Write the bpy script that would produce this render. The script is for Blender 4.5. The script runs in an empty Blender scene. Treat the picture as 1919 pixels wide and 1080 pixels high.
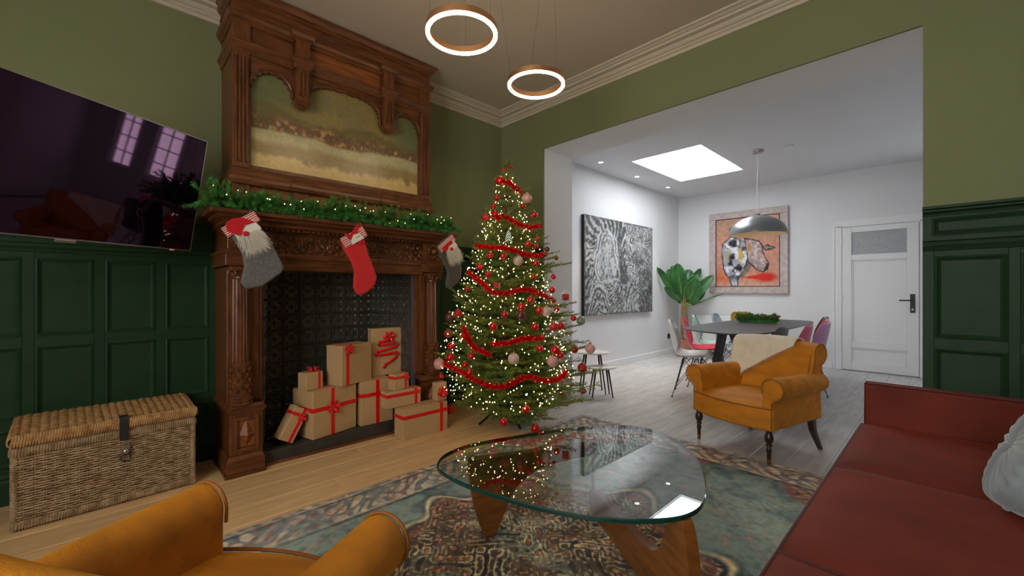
import bpy, bmesh, math, random
import numpy as np
from mathutils import Vector, Matrix

S = bpy.context.scene
COL = S.collection
PI = math.pi
rnd = random.Random(7)
RS = np.random.RandomState(11)

# ------------------------------------------------------------------ camera
F_PX, PP_Y, CAM_Z = 789.0, 545.0, 1.15
cam_d = bpy.data.cameras.new('camera')
cam = bpy.data.objects.new('camera', cam_d)
COL.objects.link(cam)
cam_d.sensor_width = 36.0
cam_d.lens = 36.0 * F_PX / 1919.0
cam_d.shift_y = (PP_Y - 540.0) / 1919.0
cam_d.clip_start = 0.02
cam.location = (0, 0, CAM_Z)
YAW = math.radians(46.07)                       # view direction measured from +X
cam.rotation_euler = (PI / 2, 0, YAW - PI / 2)
S.camera = cam

# ------------------------------------------------------------------ world, exposure, large lights
w = bpy.data.worlds.new('world')
S.world = w
w.use_nodes = True
w.node_tree.nodes['Background'].inputs[0].default_value = (0.80, 0.88, 1.0, 1)
w.node_tree.nodes['Background'].inputs[1].default_value = 1.0
S.view_settings.view_transform = 'Standard'
S.view_settings.look = 'None'
S.view_settings.gamma = 1.0
S.view_settings.exposure = 0.0
S.view_settings.use_curve_mapping = False
SKY_DINING = 11.0          # radiance of the sky behind the roof light
SKY_DINING_WIN = 5.0      # ... of the dining room windows
FILL_LIVING_WIN = 12.0      # ... of two unseen windows added to brighten the living room
RING_LIGHT = 40.0         # LED rings
SPOT_W = 55.0


def lamp(name, kind, loc, energy, color=(1, 1, 1), size=0.1, rot=(0, 0, 0), **kw):
    d = bpy.data.lights.new(name, kind)
    d.energy = energy
    d.color = color
    if kind == 'AREA':
        d.size = size
    else:
        d.shadow_soft_size = size
    for k, v in kw.items():
        setattr(d, k, v)
    o = bpy.data.objects.new(name, d)
    o.location = loc
    o.rotation_euler = rot
    COL.objects.link(o)
    return o


# ------------------------------------------------------------------ helpers
def srgb(r, g, b):
    f = lambda c: (c / 255 / 12.92) if c <= 10 else ((c / 255 + 0.055) / 1.055) ** 2.4
    return (f(r), f(g), f(b))


class NT:
    def __init__(s, name):
        s.m = bpy.data.materials.new(name)
        s.m.use_nodes = True
        s.t = s.m.node_tree
        s.b = s.t.nodes['Principled BSDF']

    def n(s, typ, **kw):
        x = s.t.nodes.new(typ)
        for k, v in kw.items():
            if k.startswith('i_'):
                x.inputs[k[2:].replace('_', ' ')].default_value = v
            else:
                setattr(x, k, v)
        return x

    def l(s, a, b):
        s.t.links.new(a, b)


def c4(c):
    return (c[0], c[1], c[2], 1.0)


def mat(name, color, rough=0.5, metal=0.0, var=0.0, nscale=8.0, stretch=(1, 1, 1), bump=0.0, bscale=40.0,
        sheen=0.0, coat=0.0, color2=None, objrand=0.0, spec=0.5, detail=4.0, sheen_tint=None, rvar=0.0, bdist=0.01):
    k = NT(name)
    b = k.b
    b.inputs['Roughness'].default_value = rough
    b.inputs['Metallic'].default_value = metal
    b.inputs['Specular IOR Level'].default_value = spec
    b.inputs['Base Color'].default_value = c4(color)
    if sheen:
        b.inputs['Sheen Weight'].default_value = sheen
        b.inputs['Sheen Roughness'].default_value = 0.35
        b.inputs['Sheen Tint'].default_value = c4(sheen_tint or (1, 1, 1))
    if coat:
        b.inputs['Coat Weight'].default_value = coat
        b.inputs['Coat Roughness'].default_value = 0.15
    tc = k.n('ShaderNodeTexCoord')
    mp = k.n('ShaderNodeMapping')
    mp.inputs['Scale'].default_value = stretch
    k.l(tc.outputs['Object'], mp.inputs['Vector'])
    if var or color2:
        no = k.n('ShaderNodeTexNoise')
        no.inputs['Scale'].default_value = nscale
        no.inputs['Detail'].default_value = detail
        k.l(mp.outputs[0], no.inputs['Vector'])
        mx = k.n('ShaderNodeMix', data_type='RGBA')
        c2 = color2 or tuple(max(0, x * (1 + var)) for x in color)
        c1 = color if color2 else tuple(max(0, x * (1 - var)) for x in color)
        mx.inputs['A'].default_value = c4(c1)
        mx.inputs['B'].default_value = c4(c2)
        rp = k.n('ShaderNodeMapRange')
        rp.inputs[1].default_value = 0.32
        rp.inputs[2].default_value = 0.68
        k.l(no.outputs['Fac'], rp.inputs[0])
        k.l(rp.outputs[0], mx.inputs['Factor'])
        out = mx.outputs['Result']
        if objrand:
            oi = k.n('ShaderNodeObjectInfo')
            mr = k.n('ShaderNodeMapRange')
            mr.inputs[3].default_value = 1 - objrand
            mr.inputs[4].default_value = 1 + objrand
            k.l(oi.outputs['Random'], mr.inputs[0])
            hs = k.n('ShaderNodeHueSaturation')
            k.l(mr.outputs[0], hs.inputs['Value'])
            k.l(out, hs.inputs['Color'])
            out = hs.outputs[0]
        k.l(out, b.inputs['Base Color'])
        if rvar:
            r2 = k.n('ShaderNodeMapRange')
            r2.inputs[3].default_value = rough - rvar
            r2.inputs[4].default_value = rough + rvar
            k.l(no.outputs['Fac'], r2.inputs[0])
            k.l(r2.outputs[0], b.inputs['Roughness'])
    if bump:
        nb = k.n('ShaderNodeTexNoise')
        nb.inputs['Scale'].default_value = bscale
        nb.inputs['Detail'].default_value = 3.0
        k.l(mp.outputs[0], nb.inputs['Vector'])
        bp = k.n('ShaderNodeBump')
        bp.inputs['Strength'].default_value = bump
        bp.inputs['Distance'].default_value = bdist
        k.l(nb.outputs['Fac'], bp.inputs['Height'])
        k.l(bp.outputs[0], b.inputs['Normal'])
    return k.m


def emit(name, color, strength):
    k = NT(name)
    k.b.inputs['Base Color'].default_value = c4((0.8, 0.8, 0.8))
    k.b.inputs['Emission Color'].default_value = c4(color)
    k.b.inputs['Emission Strength'].default_value = strength
    return k.m


def attr_mat(name, rough=0.6, bump=0.0, bscale=120, mul=0.0, mscale=300, spec=0.3):
    k = NT(name)
    k.b.inputs['Roughness'].default_value = rough
    k.b.inputs['Specular IOR Level'].default_value = spec
    a = k.n('ShaderNodeAttribute', attribute_name='Col')
    out = a.outputs['Color']
    tc = k.n('ShaderNodeTexCoord')
    if mul:
        no = k.n('ShaderNodeTexNoise')
        no.inputs['Scale'].default_value = mscale
        no.inputs['Detail'].default_value = 2.0
        k.l(tc.outputs['Object'], no.inputs['Vector'])
        mr = k.n('ShaderNodeMapRange')
        mr.inputs[1].default_value = 0.3
        mr.inputs[2].default_value = 0.7
        mr.inputs[3].default_value = 1 - mul
        mr.inputs[4].default_value = 1 + mul
        k.l(no.outputs['Fac'], mr.inputs[0])
        hs = k.n('ShaderNodeHueSaturation')
        k.l(mr.outputs[0], hs.inputs['Value'])
        k.l(out, hs.inputs['Color'])
        out = hs.outputs[0]
    k.l(out, k.b.inputs['Base Color'])
    if bump:
        nb = k.n('ShaderNodeTexNoise')
        nb.inputs['Scale'].default_value = bscale
        k.l(tc.outputs['Object'], nb.inputs['Vector'])
        bp = k.n('ShaderNodeBump')
        bp.inputs['Strength'].default_value = bump
        bp.inputs['Distance'].default_value = 0.004
        k.l(nb.outputs['Fac'], bp.inputs['Height'])
        k.l(bp.outputs[0], k.b.inputs['Normal'])
    return k.m


class MB:
    """collects shapes, then becomes ONE mesh object"""
    def __init__(s):
        s.v, s.f, s.mi = [], [], []

    def add(s, v, f, M=None, mi=0):
        o = len(s.v)
        if M is not None:
            v = [tuple(M @ Vector(p)) for p in v]
        s.v += [tuple(p) for p in v]
        s.f += [tuple(i + o for i in q) for q in f]
        s.mi += [mi] * len(f)
        return s

    def box(s, x0, x1, y0, y1, z0, z1, M=None, mi=0):
        v = [(x0, y0, z0), (x1, y0, z0), (x1, y1, z0), (x0, y1, z0), (x0, y0, z1), (x1, y0, z1), (x1, y1, z1), (x0, y1, z1)]
        f = [(0, 3, 2, 1), (4, 5, 6, 7), (0, 1, 5, 4), (1, 2, 6, 5), (2, 3, 7, 6), (3, 0, 4, 7)]
        return s.add(v, f, M, mi)

    def frustum(s, x0, x1, y0, y1, z0, z1, ins, M=None, mi=0):
        """box whose top is inset"""
        v = [(x0, y0, z0), (x1, y0, z0), (x1, y1, z0), (x0, y1, z0),
             (x0 + ins, y0 + ins, z1), (x1 - ins, y0 + ins, z1), (x1 - ins, y1 - ins, z1), (x0 + ins, y1 - ins, z1)]
        f = [(0, 3, 2, 1), (4, 5, 6, 7), (0, 1, 5, 4), (1, 2, 6, 5), (2, 3, 7, 6), (3, 0, 4, 7)]
        return s.add(v, f, M, mi)

    def lathe(s, prof, n=20, M=None, mi=0, caps=True):
        v, f = [], []
        for r, z in prof:
            for i in range(n):
                a = 2 * PI * i / n
                v.append((r * math.cos(a), r * math.sin(a), z))
        for j in range(len(prof) - 1):
            for i in range(n):
                k = (i + 1) % n
                f.append((j * n + i, j * n + k, (j + 1) * n + k, (j + 1) * n + i))
        if caps:
            if prof[0][0] > 1e-5:
                f.append(tuple(range(n - 1, -1, -1)))
            if prof[-1][0] > 1e-5:
                f.append(tuple((len(prof) - 1) * n + i for i in range(n)))
        return s.add(v, f, M, mi)

    def tube(s, pts, r, n=6, mi=0, close=False, M=None):
        P = [Vector(p) for p in pts]
        R = r if isinstance(r, (list, tuple)) else [r] * len(P)
        v, f = [], []
        N = len(P)
        up = Vector((0, 0, 1))
        last = None
        for i, p in enumerate(P):
            if close:
                t = P[(i + 1) % N] - P[i - 1]
            else:
                t = P[min(i + 1, N - 1)] - P[max(i - 1, 0)]
            if t.length < 1e-9:
                t = Vector((0, 0, 1))
            t.normalize()
            if last is None:
                a = t.cross(up)
                if a.length < 1e-3:
                    a = t.cross(Vector((1, 0, 0)))
            else:
                a = last - t * last.dot(t)
                if a.length < 1e-6:
                    a = t.cross(up)
            a.normalize()
            last = a
            b = t.cross(a)
            for k in range(n):
                g = 2 * PI * k / n
                v.append(tuple(p + (a * math.cos(g) + b * math.sin(g)) * R[i]))
        m = N if close else N - 1
        for i in range(m):
            j = (i + 1) % N
            for k in range(n):
                k2 = (k + 1) % n
                f.append((i * n + k, i * n + k2, j * n + k2, j * n + k))
        if not close:
            f.append(tuple(range(n - 1, -1, -1)))
            f.append(tuple((N - 1) * n + k for k in range(n)))
        return s.add(v, f, M, mi)

    def sphere(s, c, r, n=12, m=8, mi=0, sc=(1, 1, 1), M=None):
        pr = [(max(math.sin(PI * j / m), 0.0), -math.cos(PI * j / m)) for j in range(m + 1)]
        v, f = [], []
        for a, z in pr[1:-1]:
            for i in range(n):
                g = 2 * PI * i / n
                v.append((c[0] + r * sc[0] * a * math.cos(g), c[1] + r * sc[1] * a * math.sin(g), c[2] + r * sc[2] * z))
        v.append((c[0], c[1], c[2] - r * sc[2]))
        v.append((c[0], c[1], c[2] + r * sc[2]))
        L = m - 1
        for j in range(L - 1):
            for i in range(n):
                k = (i + 1) % n
                f.append((j * n + i, j * n + k, (j + 1) * n + k, (j + 1) * n + i))
        for i in range(n):
            k = (i + 1) % n
            f.append((L * n, k, i))
            f.append((L * n + 1, (L - 1) * n + i, (L - 1) * n + k))
        return s.add(v, f, M, mi)

    def prism(s, poly, a0, a1, axis='y', M=None, mi=0, cap=True):
        """poly of 2-D points extruded along an axis. axis y: (x,z); z: (x,y); x: (y,z)"""
        n = len(poly)
        P = lambda p, a: {'y': (p[0], a, p[1]), 'z': (p[0], p[1], a), 'x': (a, p[0], p[1])}[axis]
        v = [P(p, a0) for p in poly] + [P(p, a1) for p in poly]
        f = [(i, (i + 1) % n, n + (i + 1) % n, n + i) for i in range(n)]
        if cap:
            f += [tuple(range(n - 1, -1, -1)), tuple(range(n, 2 * n))]
        return s.add(v, f, M, mi)

    def grid(s, fn, nu, nv, M=None, mi=0, closeu=False):
        v = [fn(i / nu, j / nv) for j in range(nv + 1) for i in range(nu + 1)]
        f = [(j * (nu + 1) + i, j * (nu + 1) + i + 1, (j + 1) * (nu + 1) + i + 1, (j + 1) * (nu + 1) + i)
             for j in range(nv) for i in range(nu)]
        return s.add(v, f, M, mi)

    def mesh(s, name, mats, smooth=False):
        me = bpy.data.meshes.new(name)
        me.from_pydata(s.v, [], s.f)
        if not isinstance(mats, (list, tuple)):
            mats = [mats]
        for m in mats:
            me.materials.append(m)
        if len(mats) > 1:
            me.polygons.foreach_set('material_index', s.mi)
        bm = bmesh.new()
        bm.from_mesh(me)
        bmesh.ops.recalc_face_normals(bm, faces=bm.faces)
        bm.to_mesh(me)
        bm.free()
        if smooth:
            me.polygons.foreach_set('use_smooth', [True] * len(me.polygons))
        return me

    def build(s, name, mats, parent=None, smooth=False, bevel=0.0, seg=2, sub=0, solid=0.0, kind=None, auto=None):
        me = s.mesh(name, mats, smooth)
        return link(name, me, parent, bevel, seg, sub, solid, kind, auto if auto is not None else (40 if smooth else None))


def link(name, me, parent=None, bevel=0.0, seg=2, sub=0, solid=0.0, kind=None, auto=None):
    o = bpy.data.objects.new(name, me)
    COL.objects.link(o)
    if parent is not None:
        o.parent = parent
    if solid:
        m = o.modifiers.new('solid', 'SOLIDIFY')
        m.thickness = solid
        m.offset = 0
    if bevel:
        m = o.modifiers.new('bevel', 'BEVEL')
        m.width = bevel
        m.segments = seg
        m.limit_method = 'ANGLE'
        m.angle_limit = math.radians(35)
        m.harden_normals = False
    if sub:
        m = o.modifiers.new('sub', 'SUBSURF')
        m.levels = sub
        m.render_levels = sub
    if auto:
        try:
            me.set_sharp_from_angle(angle=math.radians(auto))
        except Exception:
            pass
    if kind:
        o['kind'] = kind
    return o


def tag(o, label, cat, group=None, kind=None):
    o['label'] = label
    o['category'] = cat
    if group:
        o['group'] = group
    if kind:
        o['kind'] = kind
    return o


def thing(name, label, cat, loc=(0, 0, 0), rz=0.0, group=None):
    o = bpy.data.objects.new(name, None)
    o.empty_display_size = 0.05
    COL.objects.link(o)
    o.location = loc
    o.rotation_euler = (0, 0, rz)
    return tag(o, label, cat, group)


def struct(name, mb, m, parent=None, **kw):
    o = mb.build(name, m, parent, **kw)
    if parent is None:
        o['kind'] = 'structure'
    return o


def sroot(name):
    o = bpy.data.objects.new(name, None)
    COL.objects.link(o)
    o['kind'] = 'structure'
    return o


def dup(root, loc, rz, label=None, group=None, colors=None):
    r = root.copy()
    COL.objects.link(r)
    r.location = loc
    r.rotation_euler = (0, 0, rz)
    if label:
        r['label'] = label
    if group:
        r['group'] = group
    for ch in list(root.children):
        c = ch.copy()
        COL.objects.link(c)
        c.parent = r
        for g in ch.children:
            d = g.copy()
            COL.objects.link(d)
            d.parent = c
    return r


def set_obj_mat(o, m, slot=0):
    o.material_slots[slot].link = 'OBJECT'
    o.material_slots[slot].material = m


def big_mesh(name, V, Fa, m, parent=None, smooth=False):
    """numpy triangles/quads -> object (fast)"""
    me = bpy.data.meshes.new(name)
    V = np.asarray(V, dtype=np.float32)
    Fa = np.asarray(Fa, dtype=np.int32)
    n, k = Fa.shape
    me.vertices.add(len(V))
    me.vertices.foreach_set('co', V.ravel())
    me.loops.add(n * k)
    me.loops.foreach_set('vertex_index', Fa.ravel())
    me.polygons.add(n)
    me.polygons.foreach_set('loop_start', np.arange(0, n * k, k, dtype=np.int32))
    me.polygons.foreach_set('loop_total', np.full(n, k, dtype=np.int32))
    if smooth:
        me.polygons.foreach_set('use_smooth', np.ones(n, dtype=bool))
    me.update(calc_edges=True)
    me.materials.append(m)
    o = bpy.data.objects.new(name, me)
    COL.objects.link(o)
    if parent is not None:
        o.parent = parent
    return o


def painted(name, nx, ny, pos, colfn, m, parent=None, smooth=False):
    """a sheet of nx*ny cells; pos(U,V)->xyz arrays; colfn(U,V)->sRGB 0..1 array"""
    u = np.linspace(0, 1, nx + 1)
    v = np.linspace(0, 1, ny + 1)
    U, Vv = np.meshgrid(u, v)
    xyz = np.stack(pos(U, Vv), -1).reshape(-1, 3)
    idx = np.arange((nx + 1) * (ny + 1)).reshape(ny + 1, nx + 1)
    Fa = np.stack([idx[:-1, :-1], idx[:-1, 1:], idx[1:, 1:], idx[1:, :-1]], -1).reshape(-1, 4)
    o = big_mesh(name, xyz, Fa, m, parent, smooth)
    c = np.clip(colfn(U, Vv), 0, 1)
    c = np.where(c <= 0.04045, c / 12.92, ((c + 0.055) / 1.055) ** 2.4).reshape(-1, 3)
    a = o.data.color_attributes.new('Col', 'FLOAT_COLOR', 'POINT')
    a.data.foreach_set('color', np.concatenate([c, np.ones((len(c), 1))], 1).astype(np.float32).ravel())
    return o


def vnoise(U, V, fx, fy, seed=0):
    """smooth value noise 0..1"""
    r = np.random.RandomState(seed)
    gx, gy = int(fx) + 3, int(fy) + 3
    G = r.rand(gy + 1, gx + 1)
    x, y = np.clip(U, 0, 1) * fx, np.clip(V, 0, 1) * fy
    xi, yi = x.astype(int), y.astype(int)
    a, b = x - xi, y - yi
    a, b = a * a * (3 - 2 * a), b * b * (3 - 2 * b)
    return (G[yi, xi] * (1 - a) + G[yi, xi + 1] * a) * (1 - b) + (G[yi + 1, xi] * (1 - a) + G[yi + 1, xi + 1] * a) * b


def fbm(U, V, f, seed=0, o=4, asp=1.0):
    s, amp, tot = 0, 1.0, 0
    for i in range(o):
        s = s + amp * vnoise(U, V, f * asp * 2 ** i, f * 2 ** i, seed + i * 17)
        tot += amp
        amp *= 0.55
    return s / tot


def inpoly(U, V, pts):
    ins = np.zeros(U.shape, bool)
    n = len(pts)
    for i in range(n):
        x0, y0 = pts[i]
        x1, y1 = pts[(i + 1) % n]
        c = ((y0 > V) != (y1 > V)) & (U < (x1 - x0) * (V - y0) / ((y1 - y0) + 1e-12) + x0)
        ins ^= c
    return ins


def segdist(U, V, pts, close=True):
    d = np.full(U.shape, 9.0)
    n = len(pts)
    for i in range(n if close else n - 1):
        ax, ay = pts[i]
        bx, by = pts[(i + 1) % n]
        L = (bx - ax) ** 2 + (by - ay) ** 2 + 1e-12
        t = np.clip(((U - ax) * (bx - ax) + (V - ay) * (by - ay)) / L, 0, 1)
        d = np.minimum(d, np.hypot(U - ax - t * (bx - ax), V - ay - t * (by - ay)))
    return d


def mixc(base, col, m):
    m = np.clip(m, 0, 1)[..., None]
    return base * (1 - m) + np.array(col) * m


# ------------------------------------------------------------------ materials
M = {}
M['wall_green'] = mat('wall_green', srgb(117, 123, 86), 0.75, var=0.03, nscale=1.2, bump=0.05, bscale=60)
M['ceiling'] = mat('ceiling', srgb(190, 178, 161), 0.85, var=0.02, nscale=1.0)
M['cornice'] = mat('cornice', srgb(190, 179, 162), 0.7)
M['white_wall'] = mat('white_wall', srgb(226, 227, 230), 0.75, var=0.01, nscale=2, bump=0.03, bscale=80)
M['white_paint'] = mat('white_paint', srgb(232, 233, 235), 0.4)
M['wainscot'] = mat('wainscot', srgb(30, 57, 34), 0.5, spec=0.18, var=0.12, nscale=5, bump=0.12, bscale=90, bdist=0.004)
M['wood_h'] = mat('wood_h', srgb(74, 40, 19), 0.36, nscale=5, stretch=(1.2, 9, 9), color2=srgb(114, 66, 33), bump=0.12, bscale=14, rvar=0.08)
M['wood_v'] = mat('wood_v', srgb(74, 40, 19), 0.36, nscale=5, stretch=(9, 9, 1.2), color2=srgb(114, 66, 33), bump=0.12, bscale=14, rvar=0.08)
M['wood_carved'] = mat('wood_carved', srgb(72, 39, 19), 0.3, nscale=22, color2=srgb(112, 66, 34))
M['wood_panel'] = mat('wood_panel', srgb(108, 58, 24), 0.5, nscale=5, stretch=(1.2, 9, 9), color2=srgb(140, 80, 34))
M['oak'] = mat('oak', srgb(204, 165, 117), 0.4, nscale=3.0, stretch=(1.0, 9, 9), color2=srgb(226, 193, 146), objrand=0.07, bump=0.06, bscale=9, detail=6)
M['oak_skylit'] = mat('oak_skylit', srgb(176, 173, 170), 0.33, nscale=3.0, stretch=(1.0, 7, 7), color2=srgb(204, 202, 200), objrand=0.05, bump=0.04, bscale=9, detail=6)  # same oak, with the cool skylight cast painted in as grey
M['floor_gap'] = mat('floor_gap', srgb(92, 74, 54), 0.8)
M['cast_iron'] = mat('cast_iron', srgb(84, 80, 74), 0.30, metal=0.35, var=0.25, nscale=20, bump=0.2, bscale=60)
M['slate'] = mat('slate', srgb(52, 50, 48), 0.45, var=0.2, nscale=12, bump=0.15, bscale=50)
M['mustard'] = mat('mustard', srgb(188, 118, 6), 0.75, var=0.18, nscale=5, sheen=0.25, sheen_tint=srgb(255, 190, 60), bump=0.16, bscale=70, stretch=(1, 3, 3))
M['mustard_pipe'] = mat('mustard_pipe', srgb(150, 90, 8), 0.7)
M['rust'] = mat('rust', srgb(108, 35, 16), 0.8, var=0.24, nscale=4, sheen=0.22, sheen_tint=srgb(230, 90, 60), bump=0.08, bscale=150)
M['rust_pipe'] = mat('rust_pipe', srgb(80, 22, 16), 0.8, sheen=0.3)
M['dark_leg'] = mat('dark_leg', srgb(48, 30, 22), 0.35)
M['brass'] = mat('brass', srgb(150, 120, 80), 0.35, metal=1.0)
M['copper'] = mat('copper', srgb(226, 178, 134), 0.32, metal=1.0)
M['walnut'] = mat('walnut', srgb(104, 62, 26), 0.33, nscale=4, stretch=(2, 2, 10), color2=srgb(140, 86, 38), coat=0.2)
M['kraft'] = mat('kraft', srgb(186, 154, 112), 0.55, var=0.05, nscale=6, bump=0.25, bscale=14, bdist=0.006)
M['ribbon'] = mat('ribbon', srgb(220, 10, 18), 0.28, spec=0.6, sheen=0.2)
M['black'] = mat('black', srgb(22, 22, 23), 0.4)
M['black_metal'] = mat('black_metal', srgb(30, 30, 32), 0.4, metal=0.3)
M['leather'] = mat('leather', srgb(32, 30, 30), 0.5, bump=0.2, bscale=120)
M['steel'] = mat('steel', srgb(170, 170, 172), 0.3, metal=1.0)
M['grey_lamp'] = mat('grey_lamp', srgb(132, 134, 137), 0.34, metal=0.55)
M['cream'] = mat('cream', srgb(222, 212, 192), 0.85, var=0.05, nscale=20, sheen=0.3, bump=0.1, bscale=90)
M['needle'] = mat('needle', srgb(72, 108, 42), 0.55, color2=srgb(150, 164, 70), nscale=9)
M['garland_needle'] = mat('garland_needle', srgb(34, 96, 36), 0.5, color2=srgb(88, 156, 66), nscale=24)
M['bark'] = mat('bark', srgb(84, 62, 44), 0.85, var=0.3, nscale=20)
M['red_gloss'] = mat('red_gloss', srgb(196, 10, 18), 0.14, metal=0.2, coat=0.6)
M['red_matte'] = mat('red_matte', srgb(172, 22, 26), 0.5, sheen=0.2)
M['tinsel'] = mat('tinsel', srgb(222, 14, 22), 0.25, metal=0.25)
M['pink_pat'] = mat('pink_pat', srgb(226, 205, 200), 0.3, nscale=60, color2=srgb(176, 40, 48), detail=1)
M['white_pat'] = mat('white_pat', srgb(232, 226, 214), 0.3, nscale=55, color2=srgb(150, 60, 52), detail=1)
M['dark_pat'] = mat('dark_pat', srgb(44, 34, 34), 0.25, nscale=60, color2=srgb(120, 60, 60), detail=1)
M['green_glass'] = mat('green_glass', srgb(108, 128, 112), 0.15, var=0.1, nscale=40, coat=0.5)
M['gold'] = mat('gold', srgb(200, 170, 110), 0.25, metal=1.0)
M['bulb'] = emit('bulb', (1.0, 0.70, 0.30), 22.0)
M['bulb_garland'] = emit('bulb_garland', (1.0, 0.74, 0.30), 6.0)
M['wicker'] = mat('wicker', srgb(124, 98, 70), 0.55, nscale=26, color2=srgb(180, 154, 122), spec=0.3)
M['wicker_dark'] = mat('wicker_dark', srgb(62, 46, 30), 0.8)
M['wicker_rim'] = mat('wicker_rim', srgb(146, 104, 62), 0.55, nscale=40, color2=srgb(196, 158, 110), spec=0.3)
M['felt_grey'] = mat('felt_grey', srgb(98, 98, 98), 0.95, var=0.2, nscale=60, sheen=0.4, bump=0.3, bscale=120)
M['felt_dark'] = mat('felt_dark', srgb(74, 72, 69), 0.95, var=0.2, nscale=60, sheen=0.3, bump=0.3, bscale=120)
M['felt_red'] = mat('felt_red', srgb(196, 34, 40), 0.9, var=0.06, nscale=40, sheen=0.2)
M['felt_crimson'] = mat('felt_crimson', srgb(186, 14, 28), 0.9, var=0.06, nscale=40)
M['fur'] = mat('fur', srgb(208, 202, 190), 0.9, sheen=0.4)
M['felt_white'] = mat('felt_white', srgb(222, 216, 208), 0.9)
M['tv_screen'] = mat('tv_screen', srgb(8, 4, 8), 0.03, spec=0.55)
M['tv_screen'].node_tree.nodes['Principled BSDF'].inputs['Specular Tint'].default_value = (1.0, 0.50, 0.80, 1)
M['tv_bezel'] = mat('tv_bezel', srgb(150, 140, 135), 0.3, metal=0.8)
M['table_grey'] = mat('table_grey', srgb(72, 73, 76), 0.45, var=0.05, nscale=10)
M['table_leg'] = mat('table_leg', srgb(50, 51, 54), 0.45)
M['pillow'] = mat('pillow', srgb(138, 150, 158), 0.8, var=0.06, nscale=10, sheen=0.5)
M['leaf'] = mat('leaf', srgb(30, 80, 40), 0.35, color2=srgb(70, 126, 62), nscale=5)
M['stem'] = mat('stem', srgb(120, 150, 50), 0.5, color2=srgb(150, 170, 80), nscale=12)
M['trunk'] = mat('trunk', srgb(120, 92, 62), 0.8, color2=srgb(150, 130, 80), nscale=20)
M['terracotta'] = mat('terracotta', srgb(176, 122, 96), 0.8, var=0.15, nscale=16)
M['bull_frame'] = mat('bull_frame', srgb(176, 164, 162), 0.7, nscale=14, color2=srgb(208, 190, 184), bump=0.3, bscale=30)
M['dark_red'] = mat('dark_red', srgb(62, 16, 20), 0.5)
M['frost'] = mat('frost', srgb(186, 190, 196), 0.25, nscale=90, color2=srgb(150, 154, 160), bump=0.5, bscale=90)
M['mint'] = mat('mint', srgb(190, 222, 206), 0.5)
M['plain_white'] = mat('plain_white', srgb(225, 226, 228), 0.35)
M['art'] = attr_mat('art', 0.5, bump=0.35, bscale=90)
M['panel_art'] = attr_mat('panel_art', 0.28, bump=0.05, bscale=30, mul=0.10, mscale=60, spec=0.5)
M['rug'] = attr_mat('rug', 0.95, bump=0.6, bscale=500, mul=0.25, mscale=420, spec=0.1)
M['rug_edge'] = mat('rug_edge', srgb(70, 74, 78), 0.95)
for nm, c in dict(shell_white=(214, 218, 219), shell_red=(205, 30, 62), shell_mint=(170, 196, 186), shell_blue=(168, 182, 194),
                  shell_mustard=(196, 154, 70), shell_grey=(66, 68, 72), shell_pink=(206, 84, 116), shell_lilac=(190, 140, 182),
                  shell_orange=(226, 96, 66), shell_black=(48, 44, 46)).items():
    M[nm] = mat(nm, srgb(*c), 0.3)


def glass_mat():
    k = NT('table_glass')
    t = k.t
    t.nodes.remove(k.b)
    out = t.nodes['Material Output']
    tr = k.n('ShaderNodeBsdfTransparent')
    tr.inputs[0].default_value = (0.90, 0.95, 0.93, 1)
    gl = k.n('ShaderNodeBsdfGlossy')
    gl.inputs['Roughness'].default_value = 0.0
    fr = k.n('ShaderNodeFresnel')
    fr.inputs['IOR'].default_value = 1.55
    mu_ = k.n('ShaderNodeMath', operation='MULTIPLY', use_clamp=True)
    mu_.inputs[1].default_value = 2.3           # both faces of the pane reflect
    k.l(fr.outputs[0], mu_.inputs[0])
    mx = k.n('ShaderNodeMixShader')
    k.l(mu_.outputs[0], mx.inputs[0])
    k.l(tr.outputs[0], mx.inputs[1])
    k.l(gl.outputs[0], mx.inputs[2])
    k.l(mx.outputs[0], out.inputs[0])
    return k.m


M['glass'] = glass_mat()
_k = NT('glass_underside')
_k.t.nodes.remove(_k.b)
_tr = _k.n('ShaderNodeBsdfTransparent')
_tr.inputs[0].default_value = (0.93, 0.97, 0.95, 1)
_k.l(_tr.outputs[0], _k.t.nodes['Material Output'].inputs[0])
M['glass_under'] = _k.m
M['glass_edge'] = mat('glass_edge', srgb(18, 62, 56), 0.08, spec=0.8)
M['sky_roof'] = emit('sky_roof', (0.93, 0.97, 1.0), SKY_DINING)
M['sky_dining'] = emit('sky_dining', (0.88, 0.94, 1.0), SKY_DINING_WIN)
M['fill_living'] = emit('fill_living', (1.0, 0.96, 0.90), FILL_LIVING_WIN)
M['ring_led'] = emit('ring_led', (1.0, 0.80, 0.52), RING_LIGHT)
M['spot_led'] = emit('spot_led', (1.0, 0.92, 0.82), 12.0)
M['lamp_inner'] = mat('lamp_inner', srgb(235, 215, 185), 0.5)

# ------------------------------------------------------------------ room numbers
WY = 3.55                      # living room, fireplace wall
WX = 3.25                      # living room, wall with the opening
LX, LY = -2.1, -0.95           # living room, the two walls behind the camera
ZC = 3.12                      # living ceiling
OX = 3.73                      # far face of the opening's wall
OY0, OY1, OZ = 0.10, 2.91, 2.62   # the opening
DX, DY, DY0, DZ = 7.75, 3.53, -1.5, 2.88
WAIN = 1.60

# ------------------------------------------------------------------ floor
fl = struct('floor', MB().box(LX, DX, DY0, 3.9, -0.06, -0.012), M['floor_gap'])


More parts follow.
